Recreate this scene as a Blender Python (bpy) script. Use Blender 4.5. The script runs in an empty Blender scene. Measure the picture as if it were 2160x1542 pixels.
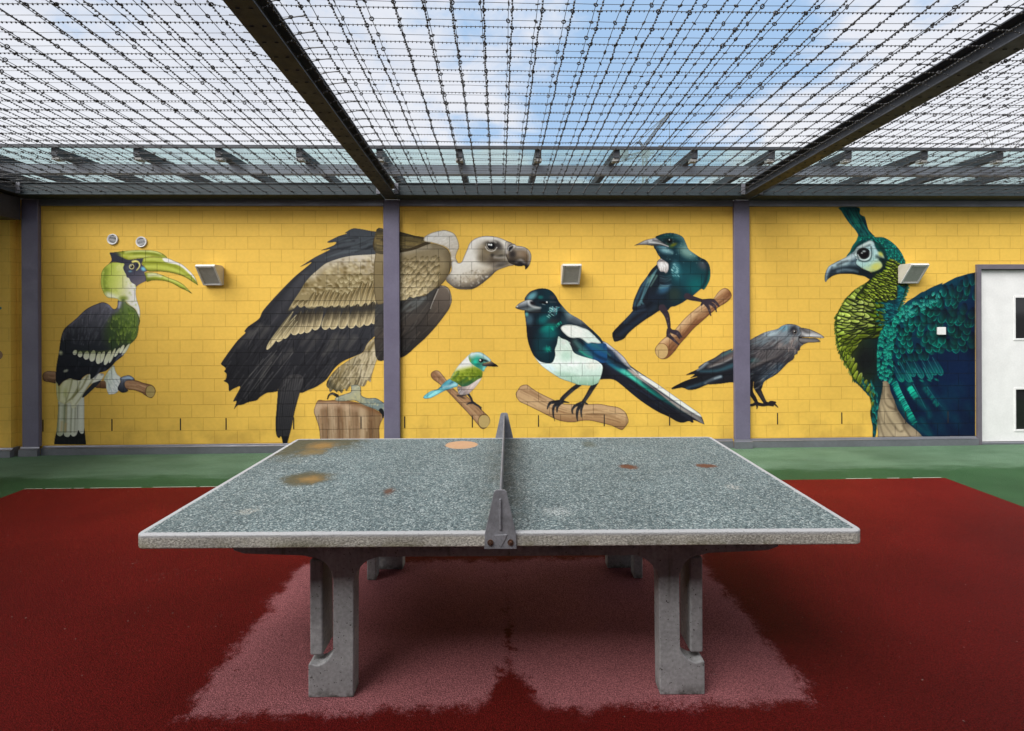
import bpy, bmesh, math, random
import numpy as np
# ---------------------------------------------------------------- mural paint
# The birds are sprayed on the block wall.  Each is laid out on its own small
# canvas in image pixel coordinates (one pixel is about 5.5 mm of wall).
CR = {'H1': (200, 510, 8.567), 'H2': (80, 630, 8.308), 'H3': (80, 770, 8.308), 'V1': (450, 470, 5.684), 'V2': (450, 690, 5.684),
      'V3': (800, 470, 5.141), 'VH': (980, 480, 11.01), 'M1': (1080, 600, 7.009), 'M2': (1240, 720, 7.712), 'M3': (1080, 790, 8.308),
      'T1': (1280, 480, 5.317), 'S1': (880, 730, 8.116), 'C1': (1400, 670, 6.171), 'P1': (1720, 430, 7.71), 'P2': (1750, 590, 6.425),
      'P3': (1820, 560, 6.425), 'P4': (1820, 760, 8.568), 'X': (0, 0, 1)}
YEL = (228, 191, 94)

def blur(m, r):
    r = int(round(r))
    if r < 1:
        return m
    for ax in (0, 1):
        pad = [(0, 0), (0, 0)]
        pad[ax] = (r + 1, r)
        c = np.cumsum(np.pad(m, pad, mode='edge'), axis=ax)
        n = m.shape[ax]
        m = (np.take(c, range(2 * r + 1, 2 * r + 1 + n), ax) - np.take(c, range(0, n), ax)) / (2 * r + 1)
    return m

class Art:
    def __init__(s, x0, y0, x1, y1, seed=1):
        s.o = (x0, y0)
        s.W, s.H = x1 - x0 + 1, y1 - y0 + 1
        s.c = np.empty((s.H, s.W, 3))
        s.c[:] = YEL
        s.a = np.zeros((s.H, s.W))
        s.p = np.zeros((s.H, s.W), np.int16)
        s.names = ['']
        s.T = CR['X']
        s.m = None
        s.r = random.Random(seed)
        s.Y, s.X = np.mgrid[0:s.H, 0:s.W].astype(float)

    def use(s, k):
        s.T = CR[k]
        return s

    def pts(s, t):
        v = np.array(t.split() if isinstance(t, str) else t, float).reshape(-1, 2)
        return v / s.T[2] + np.array([s.T[0] - s.o[0], s.T[1] - s.o[1]])

    def k(s, r):
        return r / s.T[2]

    def mask(s, t, smooth=True, soft=0):
        p = s.pts(t)
        if smooth:
            a, b, c, d = np.roll(p, 1, 0), p, np.roll(p, -1, 0), np.roll(p, -2, 0)
            out = []
            for u in (0, .25, .5, .75):
                out.append(.5 * (2 * b + (c - a) * u + (2 * a - 5 * b + 4 * c - d) * u * u + (3 * b - a - 3 * c + d) * u ** 3))
            p = np.stack(out, 1).reshape(-1, 2)
        m = np.zeros((s.H, s.W))
        x, y = p[:, 0], p[:, 1]
        x2, y2 = np.roll(x, -1), np.roll(y, -1)
        j = np.arange(s.W)
        for i in range(max(0, int(y.min())), min(s.H, int(y.max()) + 2)):
            for q in (-.33, 0, .33):
                yy = i + q + 1e-5
                hit = (y > yy) != (y2 > yy)
                xs = np.sort(x[hit] + (yy - y[hit]) * (x2[hit] - x[hit]) / (y2[hit] - y[hit]))
                for e in range(0, len(xs) - 1, 2):
                    m[i] += np.clip(np.minimum(xs[e + 1], j + .5) - np.maximum(xs[e], j - .5), 0, 1)
        m = np.clip(m / 3, 0, 1)
        return blur(m, soft) if soft else m

    def part(s, name):
        if name not in s.names:
            s.names.append(name)
        return s.names.index(name)

    def put(s, m, col, al=1.):
        if s.m is not None:
            m = m * s.m
        m = (m * al)[..., None]
        s.c = s.c * (1 - m) + np.asarray(col, float) * m

    def solid(s, t, col, part, smooth=True, rim=None, soft=0):
        m = s.mask(t, smooth, soft)
        s.c = s.c * (1 - m[..., None]) + np.asarray(col, float) * m[..., None]
        s.a = np.maximum(s.a, m)
        s.p[m > .5] = s.part(part)
        if rim:
            inner = blur(m, 2)
            s.put(m * np.clip(1.6 * (1 - inner), 0, 1), rim, .85)
        return m

    def shade(s, t, col, al=1., soft=2, smooth=True):
        s.put(s.mask(t, smooth, soft), col, al)

    def grad(s, x0, y0, x1, y1, *stops):
        a, b = s.pts([x0, y0])[0], s.pts([x1, y1])[0]
        d = b - a
        u = np.clip(((s.X - a[0]) * d[0] + (s.Y - a[1]) * d[1]) / (d @ d), 0, 1) * (len(stops) - 1)
        st = np.array(stops, float)
        i = np.clip(u.astype(int), 0, len(stops) - 2)
        f = (u - i)[..., None]
        return st[i] * (1 - f) + st[i + 1] * f

    def blob(s, x, y, rx, ry, col, al=1., ang=0, hard=.0):
        (cx, cy), = s.pts([x, y])
        rx, ry = s.k(rx), s.k(ry)
        R = int(max(rx, ry) * 1.3) + 2
        i0, i1, j0, j1 = max(0, int(cy) - R), int(cy) + R, max(0, int(cx) - R), int(cx) + R
        X, Y = s.X[i0:i1, j0:j1] - cx, s.Y[i0:i1, j0:j1] - cy
        if X.size == 0:
            return
        c, q = math.cos(math.radians(ang)), math.sin(math.radians(ang))
        d = np.sqrt(((X * c + Y * q) / rx) ** 2 + ((-X * q + Y * c) / ry) ** 2)
        if hard:
            m = np.clip((1 - d) * min(rx, ry) + .5, 0, 1)
        else:
            m = np.clip(1.15 - d, 0, 1)
            m = m * m * (3 - 2 * m)
        s._loc(i0, i1, j0, j1, m, col, al)

    def _loc(s, i0, i1, j0, j1, m, col, al=1.):
        if s.m is not None:
            m = m * s.m[i0:i1, j0:j1]
        m = (m * al)[..., None]
        s.c[i0:i1, j0:j1] = s.c[i0:i1, j0:j1] * (1 - m) + np.asarray(col, float) * m

    def line(s, t, r0, r1, col, al=1., soft=.5, part=None, raw=False):
        p = s.pts(t) if not raw else np.asarray(t, float)
        kk = 1 if raw else s.T[2]
        r0, r1 = r0 / kk, r1 / kk
        if len(p) > 2:
            q = np.vstack([2 * p[0] - p[1], p, 2 * p[-1] - p[-2]])
            o = []
            for i in range(1, len(q) - 2):
                a, b, c, d = q[i - 1:i + 3]
                for u in (0, .25, .5, .75):
                    o.append(.5 * (2 * b + (c - a) * u + (2 * a - 5 * b + 4 * c - d) * u * u + (3 * b - a - 3 * c + d) * u ** 3))
            p = np.array(o + [p[-1]])
        R = max(r0, r1) + 2 + soft
        i0, i1 = max(0, int(p[:, 1].min() - R)), int(p[:, 1].max() + R) + 1
        j0, j1 = max(0, int(p[:, 0].min() - R)), int(p[:, 0].max() + R) + 1
        X, Y = s.X[i0:i1, j0:j1], s.Y[i0:i1, j0:j1]
        if X.size == 0:
            return
        m = np.zeros(X.shape)
        n = len(p) - 1
        for i in range(n):
            d = p[i + 1] - p[i]
            L = d @ d + 1e-9
            u = np.clip(((X - p[i, 0]) * d[0] + (Y - p[i, 1]) * d[1]) / L, 0, 1)
            dist = np.hypot(X - p[i, 0] - u * d[0], Y - p[i, 1] - u * d[1])
            r = r0 + (r1 - r0) * (i + u) / n
            m = np.maximum(m, np.clip((r - dist) / max(soft, .5) * .5 + .5, 0, 1) * np.clip(r * 2.2, 0, 1))
        if part:
            mm = m[..., None]
            s.c[i0:i1, j0:j1] = s.c[i0:i1, j0:j1] * (1 - mm) + np.asarray(col, float) * mm
            s.a[i0:i1, j0:j1] = np.maximum(s.a[i0:i1, j0:j1], m)
            s.p[i0:i1, j0:j1][m > .5] = s.part(part)
        else:
            s._loc(i0, i1, j0, j1, m, col, al)

    def fea(s, x, y, ang, L, Wd, c0, c1, edge=None, shaft=None, al=1., pk=.62, solid=None, dark=.0):
        # one painted feather: rooted at canvas x, y, pointing along ang (degrees, y down)
        ca, sa = math.cos(math.radians(ang)), math.sin(math.radians(ang))
        ex, ey = x + ca * L, y + sa * L
        i0, i1 = max(0, int(min(y, ey) - Wd - 2)), int(max(y, ey) + Wd + 3)
        j0, j1 = max(0, int(min(x, ex) - Wd - 2)), int(max(x, ex) + Wd + 3)
        X, Y = s.X[i0:i1, j0:j1] - x, s.Y[i0:i1, j0:j1] - y
        if X.size == 0:
            return
        u = (X * ca + Y * sa) / L
        v = -X * sa + Y * ca
        q = np.where(u < pk, (u - pk) / pk, (u - pk) / (1 - pk))
        w = Wd * np.sqrt(np.clip(1 - q * q, 0, 1))
        m = np.clip(w - np.abs(v) + .4, 0, 1) * (w > 0)
        uu = np.clip(u, 0, 1)[..., None]
        col = np.asarray(c0, float) * (1 - uu) + np.asarray(c1, float) * uu
        if dark:
            col = col * (1 - dark * np.clip(v / Wd, -1, 1)[..., None])
        if edge is not None:
            e = (np.clip(1 - (w - np.abs(v)) / (.35 * Wd + .6), 0, 1) * np.clip((u - .45) * 2.5, 0, 1))[..., None]
            col = col * (1 - e) + np.asarray(edge, float) * e
        if shaft is not None:
            e = (np.clip(1 - np.abs(v) / .8, 0, 1) * .8)[..., None]
            col = col * (1 - e) + np.asarray(shaft, float) * e
        if solid:
            s.a[i0:i1, j0:j1] = np.maximum(s.a[i0:i1, j0:j1], m)
            s.p[i0:i1, j0:j1][m > .5] = s.part(solid)
        s._loc(i0, i1, j0, j1, m * (m > 0), col, al)

    def field(s, region, step, order, fn):
        # scatter feathers over a mask, far ones first; fn(x, y in current crop units, draw) chooses each
        ok = []
        y = 0.
        row = 0
        while y < s.H:
            x = (row % 2) * step * .5
            while x < s.W:
                px, py = x + s.r.uniform(-.28, .28) * step, y + s.r.uniform(-.28, .28) * step
                i, j = int(py), int(px)
                if 0 <= i < s.H and 0 <= j < s.W and region[i, j] > .5:
                    ok.append((px, py))
                x += step
            y += step * .62
            row += 1
        ok.sort(key=lambda t: -(t[0] * order[0] + t[1] * order[1]))
        for px, py in ok:
            fn(px, py, (px + s.o[0] - s.T[0]) * s.T[2], (py + s.o[1] - s.T[1]) * s.T[2])

    def wood(s, m, t, n=26, light=(190, 158, 122), dark=(108, 76, 54)):
        # long soft grain along a branch given by its centre line
        p = s.pts(t)
        if len(p) == 2:
            p = np.array([p[0], p.mean(0), p[1]])
        d = np.gradient(p, axis=0)
        nn = np.stack([-d[:, 1], d[:, 0]], 1) / (np.hypot(d[:, 0], d[:, 1])[:, None] + 1e-6)
        s.m = m
        for _ in range(n):
            o = s.r.uniform(-11, 11)
            i = s.r.randrange(len(p) - 1)
            k = min(len(p), i + 2 + s.r.randrange(2))
            q = p[i:k] + nn[i:k] * (o + s.r.uniform(-1, 1))
            f0, f1 = s.r.uniform(-.2, .5), s.r.uniform(.5, 1.2)
            q = q.copy()
            a, b = q[0] + (q[1] - q[0]) * f0, q[-2] + (q[-1] - q[-2]) * f1
            q[0], q[-1] = a, b
            s.line(q, .9, .5, light if s.r.random() < .5 else dark, .32, 1.5, raw=True)
        s.m = None

    def mottle(s, m, n, r0, r1, cols, al=.5, ang=0, asp=1.):
        s.m = m
        ii, jj = np.nonzero(m > .5)
        T, s.T = s.T, (s.o[0], s.o[1], 1)
        for _ in range(n):
            q = s.r.randrange(len(ii))
            r = s.r.uniform(r0, r1)
            s.blob(jj[q], ii[q], r * asp, r, s.r.choice(cols), al * s.r.uniform(.5, 1), ang + s.r.uniform(-12, 12))
        s.T = T
        s.m = None

    def streaks(s, m, n, L, r, ang, cols, al=.5, spread=8):
        s.m = m
        ii, jj = np.nonzero(m > .5)
        for _ in range(n):
            q = s.r.randrange(len(ii))
            a = math.radians((ang(jj[q] + s.o[0], ii[q] + s.o[1]) if callable(ang) else ang) + s.r.uniform(-spread, spread))
            l = L * s.r.uniform(.5, 1.2)
            x, y = jj[q], ii[q]
            s.line(np.array([[x, y], [x + math.cos(a) * l, y + math.sin(a) * l]]), r * s.r.uniform(.6, 1.2), r * .4, s.r.choice(cols), al * s.r.uniform(.5, 1), 1.2, raw=True)
        s.m = None

    def rim(s, col=(70, 55, 40), al=.7, w=1):
        inner = blur(s.a, w)
        e = np.clip(2.2 * (s.a - inner), 0, 1) * al
        s.c = s.c * (1 - e[..., None]) + np.asarray(col, float) * e[..., None]


def hornbill():
    A = Art(82, 520, 424, 940, 3)
    W = (216, 214, 198)
    A.use('H3')
    m = A.solid("80 200 100 140 160 105 230 105 330 130 330 310 200 300 110 280", A.grad(200, 100, 200, 310, (170, 138, 112), (150, 118, 92), (108, 82, 62)), 'branch', rim=(75, 52, 40))
    A.wood(m, [90, 200, 320, 220], 12)
    m = A.solid("1000 385 1100 280 1220 290 1220 405 1080 405", A.grad(1100, 280, 1100, 405, (140, 108, 84), (95, 68, 50)), 'branch')
    m = A.solid("1540 270 1700 262 1850 310 1990 345 2055 410 2060 490 2010 570 1960 575 1890 540 1800 480 1680 440 1570 430 1500 380 1500 310", A.grad(1750, 270, 1700, 470, (120, 88, 66), (178, 142, 112), (158, 122, 94), (112, 80, 60)), 'branch', rim=(75, 50, 40))
    A.wood(m, [1560, 350, 1750, 380, 1900, 440], 24)
    A.blob(1972, 465, 90, 112, (84, 60, 44), 1, 0, 1)
    A.blob(1972, 465, 82, 104, (168, 148, 98), 1, 0, 1)
    # tail
    m = A.solid("355 640 400 640 470 680 570 650 600 740 650 745 800 540 815 620 818 1120 848 1390 848 1391 847 1392 846 1392 284 1392 283 1392 283 1391 284 1389 325 1150 345 900 355 720", A.grad(340, 0, 830, 0, (176, 178, 152), (206, 206, 190), (212, 212, 200)), 'tail')
    A.m = m
    for x, c in ((362, (120, 122, 84)), (470, (96, 104, 66)), (500, (150, 140, 96)), (590, (120, 124, 92)), (655, (150, 150, 124)), (700, (178, 178, 160))):
        A.line([x + 6, 700, x - 14, 1180], 13, 7, c, .75, 2)
    for x in (400, 540, 620, 760):
        A.line([x, 720, x - 10, 1150], 16, 10, (226, 226, 212), .6, 3)
    A.line([420, 1000, 410, 1150], 14, 12, (206, 168, 110), .6, 3)
    A.line([490, 1030, 480, 1150], 12, 9, (206, 168, 110), .7, 3)
    A.m = None
    m = A.solid("318 1180 340 1225 385 1248 430 1225 448 1190 465 1235 500 1258 545 1255 575 1215 600 1245 640 1250 680 1215 712 1140 735 1180 765 1205 800 1190 818 1110 849 1390 849 1391 848 1392 846 1392 284 1392 282 1392 281 1391 281 1389", (33, 36, 38), 'tail')
    A.streaks(m, 16, 16, .9, 90, [(60, 64, 60), (18, 22, 28)], .5)
    # under wing coverts
    m = A.solid("316 250 345 330 375 372 450 285 560 235 620 250 740 265 870 170 1060 145 1165 165 1090 290 940 330 830 460 790 560 650 748 590 744 570 650 470 684 400 642 350 624 325 480", A.grad(350, 0, 1050, 100, (196, 194, 140), (214, 212, 184), (216, 216, 206)), 'wing')
    A.m = m
    for p, r in (([372, 340, 372, 620], 10), ([600, 270, 560, 440, 500, 620], 9), ([740, 300, 690, 420, 560, 620], 11), ([870, 200, 780, 380, 690, 480, 600, 600], 14), ([960, 260, 830, 460, 660, 690], 10), ([720, 400, 650, 520, 480, 670], 10)):
        A.line(p, r, 3, (112, 110, 60), .8, 2)
    for p in ([480, 300, 420, 600], [640, 300, 560, 560], [760, 320, 720, 400], [900, 250, 780, 450], [1080, 190, 960, 280], [770, 470, 640, 670]):
        A.line(p, 20, 14, (228, 226, 206), .6, 4)
    A.blob(480, 480, 60, 120, (178, 180, 110), .5)
    A.m = None
    A.solid("1100 270 1060 335 900 490 815 562 775 560 830 460 900 380 960 320 1010 300", (52, 55, 62), 'wing')
    # legs
    m = A.solid("1335 0 1358 90 1395 165 1450 210 1445 300 1435 400 1390 480 1330 510 1280 515 1240 515 1215 460 1200 400 1190 300 1150 250 1200 150 1280 40", A.grad(1180, 100, 1420, 200, (176, 178, 140), (212, 218, 208), (224, 226, 224)), 'leg')
    A.streaks(m, 60, 12, .9, lambda x, y: 60 + (240 - x) * 2, [(236, 240, 236), (160, 172, 168), (120, 140, 150)], .5)
    m = A.solid("1445 225 1520 188 1620 183 1700 258 1560 272 1520 330 1540 400 1590 450 1500 488 1430 460 1400 400 1445 300", A.grad(1560, 190, 1480, 480, (150, 166, 186), (88, 92, 104), (48, 50, 58)), 'leg', rim=(50, 45, 50))
    A.line([1490, 240, 1600, 225, 1650, 245], 10, 5, (190, 206, 222), .8, 2)
    # body
    A.use('H2')
    m = A.solid("1400 40 1395 110 1380 160 1340 182 1300 160 1260 115 1200 75 1130 60 1050 85 950 125 860 175 780 240 690 330 590 415 510 480 450 550 410 660 385 800 365 950 340 1080 325 1180 316 1300 316 1440 345 1490 372 1533 450 1450 560 1400 620 1415 740 1433 790 1380 870 1330 920 1330 920 1400 960 1398 1060 1313 1200 1263 1290 1190 1370 1100 1450 1040 1500 990 1560 880 1620 800 1690 735 1740 660 1765 540 1770 480 1790 400 1780 330 1750 250 1690 170 1640 130 1560 80 1520 0 1440 0",
                A.grad(900, 60, 800, 1300, (104, 102, 112), (84, 84, 92), (56, 58, 64), (44, 47, 54), (38, 40, 48)), 'body', rim=(42, 40, 44))
    A.streaks(A.mask("1130 70 1300 170 1500 260 1200 800 420 740 500 500 800 240"), 190, 13, 1.2, lambda x, y: 110 + (x - 200) * .4, [(126, 124, 136), (60, 60, 68), (110, 112, 118)], .45)
    m2 = A.mask("1490 40 1560 75 1690 165 1755 250 1790 400 1765 540 1740 660 1690 735 1600 800 1380 880 1200 860 1130 700 1180 500 1320 300 1450 190", soft=6)
    A.put(m2, A.grad(1700, 250, 1150, 750, (112, 134, 66), (72, 92, 48), (56, 64, 56)), .85)
    A.line([1300, 560, 1320, 860], 22, 30, (62, 86, 48), .6, 8)
    A.m = m2
    for i in range(120):
        x, y = A.r.uniform(1250, 1780), A.r.uniform(150, 700)
        if x < 1500 - (y - 200) * .2 and A.r.random() < .6:
            continue
        (cx, cy), = A.pts([x, y])
        A.fea(cx, cy, A.r.uniform(68, 108), A.r.uniform(9, 17), A.r.uniform(1.6, 2.8), (60, 82, 34), (150, 168, 84), None, None, A.r.uniform(.25, .75))
    A.m = None
    A.line([1640, 140, 1710, 200, 1760, 300, 1785, 420], 7, 4, (52, 66, 30), .8, 1)
    A.line([1440, 70, 1420, 150], 16, 12, (190, 190, 205), .9, 3)
    A.line([1230, 110, 1290, 170], 16, 8, (150, 150, 176), .8, 4)
    A.line([560, 470, 700, 350, 800, 250], 8, 5, (128, 126, 146), .7, 3)
    # white wing band
    for (x0, y0, x1, y1, w) in ((670, 900, 635, 980, 36), (750, 920, 735, 1020, 42), (870, 920, 840, 1060, 52), (985, 905, 940, 1095, 52), (1085, 930, 1055, 1135, 50), (1165, 920, 1100, 1115, 36), (1275, 905, 1175, 1150, 42), (1360, 870, 1255, 1115, 26), (1440, 860, 1350, 1010, 24), (1510, 810, 1440, 950, 30), (1610, 790, 1480, 985, 28)):
        a = A.pts([x0, y0, x1, y1])
        d = a[1] - a[0]
        A.fea(a[0][0], a[0][1], math.degrees(math.atan2(d[1], d[0])), np.hypot(*d) * 1.05, A.k(w), (196, 196, 160), (226, 226, 210), None, None, 1, .6, 'wing_band')
    A.line([700, 930, 900, 930, 1100, 930, 1300, 905], 14, 8, (92, 104, 56), .7, 3)
    A.blob(400, 950, 50, 55, (196, 198, 160), .9, -30)
    A.blob(490, 1265, 60, 34, (190, 192, 172), .9, -20)
    A.line([1090, 1230, 1000, 1390], 8, 8, (98, 98, 112), .8, 2)
    A.line([1180, 1230, 1120, 1330], 10, 8, (84, 88, 110), .7, 3)
    A.line([1500, 985, 1420, 1010, 1370, 1090], 14, 6, (130, 136, 160), .7, 3)
    for p in ([720, 1120, 660, 1260], [960, 1120, 900, 1300], [1140, 1130, 1060, 1290]):
        A.line(p, 14, 6, (74, 78, 88), .5, 3)
    # neck and hood
    A.use('H1')
    m = A.solid("245 405 280 385 330 370 400 368 480 380 540 395 640 500 700 700 750 815 740 900 750 1000 780 1100 812 1200 822 1300 815 1385 790 1330 740 1230 680 1180 600 1130 560 1085 480 1080 430 1060 400 1030 330 1020 240 1012 180 960 140 880 110 780 110 660 120 560 160 480 200 440",
                A.grad(110, 600, 740, 760, (160, 172, 80), (176, 186, 88), (198, 202, 116), (206, 204, 160), (218, 214, 208)), 'neck', rim=(150, 150, 70))
    A.m = m
    A.line([190, 520, 165, 650, 170, 800, 230, 900], 46, 30, (112, 130, 48), .75, 6)
    A.line([150, 560, 130, 700, 150, 860], 14, 10, (200, 206, 110), .7, 3)
    A.line([240, 960, 330, 985, 400, 1010], 44, 26, (228, 226, 214), .9, 5)
    A.line([730, 830, 745, 1000, 790, 1180, 815, 1340], 60, 34, (224, 222, 224), .9, 6)
    A.line([600, 700, 660, 860, 690, 1050], 34, 24, (222, 216, 206), .7, 8)
    A.blob(520, 1020, 110, 60, (120, 134, 52), .8)
    A.blob(515, 1060, 50, 40, (84, 96, 62), .8)
    A.blob(450, 470, 90, 70, (212, 208, 150), .6)
    A.m = None
    A.mottle(m, 60, 2, 4, [(150, 164, 70), (206, 212, 130), (190, 196, 104)], .35)
    # dark face
    m = A.solid("270 198 330 190 420 182 500 210 560 285 640 322 760 305 890 290 870 350 850 400 890 440 940 490 965 525 905 550 905 580 925 640 930 705 860 742 790 782 745 818 735 780 690 752 650 720 620 660 580 640 565 590 540 545 512 470 535 400 480 388 400 372 330 370 280 388 240 410 300 340 292 270",
                A.grad(560, 300, 760, 760, (60, 60, 72), (72, 72, 86), (104, 98, 108)), 'head')
    A.blob(880, 490, 66, 50, (124, 186, 212), .95, 30)
    A.blob(640, 535, 46, 24, (104, 144, 164), .8)
    A.blob(600, 470, 60, 60, (96, 98, 112), .5)
    A.line([690, 362, 740, 352, 790, 372, 812, 420, 795, 470, 755, 515], 22, 6, (222, 212, 128), 1, 1)
    A.blob(770, 430, 34, 56, (40, 40, 50), .8, 10)
    A.blob(668, 450, 48, 48, (216, 206, 150), 1, 0, 1)
    A.blob(668, 450, 37, 37, (96, 92, 74), 1, 0, 1)
    A.blob(672, 452, 20, 20, (30, 30, 36), 1, 0, 1)
    A.blob(655, 436, 10, 10, (220, 220, 210), 1, 0, 1)
    # bill
    m = A.solid("330 192 420 180 520 165 640 155 780 150 900 150 1000 152 1100 165 1180 190 1250 230 1312 292 1200 286 1050 275 960 280 880 295 760 306 640 328 560 315 500 285 420 250 350 225",
                A.grad(800, 150, 790, 320, (190, 198, 112), (128, 136, 46), (178, 182, 84), (150, 150, 50)), 'casque', rim=(90, 96, 50))
    A.blob(360, 220, 150, 60, (58, 60, 70), .95, 12)
    A.line([560, 190, 700, 170, 900, 165, 1080, 180, 1200, 225], 12, 8, (216, 220, 156), .8, 3)
    A.line([720, 215, 900, 200, 1050, 220, 1180, 255], 10, 6, (108, 118, 40), .7, 3)
    A.line([620, 290, 800, 262, 1000, 262], 12, 6, (206, 206, 140), .6, 4)
    m = A.solid("905 562 1000 552 1100 562 1220 600 1340 650 1480 700 1600 770 1680 850 1760 938 1650 882 1540 832 1420 762 1300 718 1150 697 1030 702 940 722 925 650",
                A.grad(1200, 580, 1150, 740, (208, 208, 132), (150, 158, 54), (108, 116, 40)), 'lower_beak', rim=(96, 96, 44))
    A.line([980, 605, 1100, 598, 1190, 620], 28, 14, (226, 222, 206), .9, 4)
    A.line([1250, 650, 1440, 720, 1600, 800, 1700, 880], 12, 5, (206, 212, 128), .8, 3)
    A.line([960, 690, 1100, 680, 1300, 700, 1500, 790], 8, 4, (104, 108, 38), .7, 3)
    m = A.solid("885 292 960 276 1050 272 1200 282 1312 292 1450 350 1580 410 1700 510 1790 610 1840 700 1866 788 1840 772 1760 722 1650 652 1550 607 1420 572 1300 550 1150 537 1000 542 950 522 885 440 852 395 868 340",
                A.grad(1100, 280, 1060, 560, (182, 188, 92), (150, 156, 56), (178, 182, 84), (128, 134, 48)), 'upper_beak', rim=(92, 92, 46))
    A.shade("1225 300 1330 303 1450 350 1580 410 1700 510 1790 610 1855 740 1800 670 1700 570 1600 480 1500 420 1400 396 1290 372 1245 345", (222, 218, 216), 1, 1)
    A.line([900, 330, 1060, 320, 1220, 350], 14, 6, (200, 204, 118), .7, 3)
    A.line([900, 400, 1100, 390, 1300, 410, 1500, 480, 1680, 600], 18, 8, (120, 126, 40), .7, 4)
    A.line([940, 450, 1150, 440, 1350, 470, 1560, 560, 1760, 690], 15, 8, (194, 200, 104), .7, 4)
    A.line([960, 528, 1150, 522, 1350, 545, 1550, 598, 1750, 710], 10, 6, (96, 98, 34), .8, 3)
    A.rim((60, 52, 34), .5)
    return A


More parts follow.
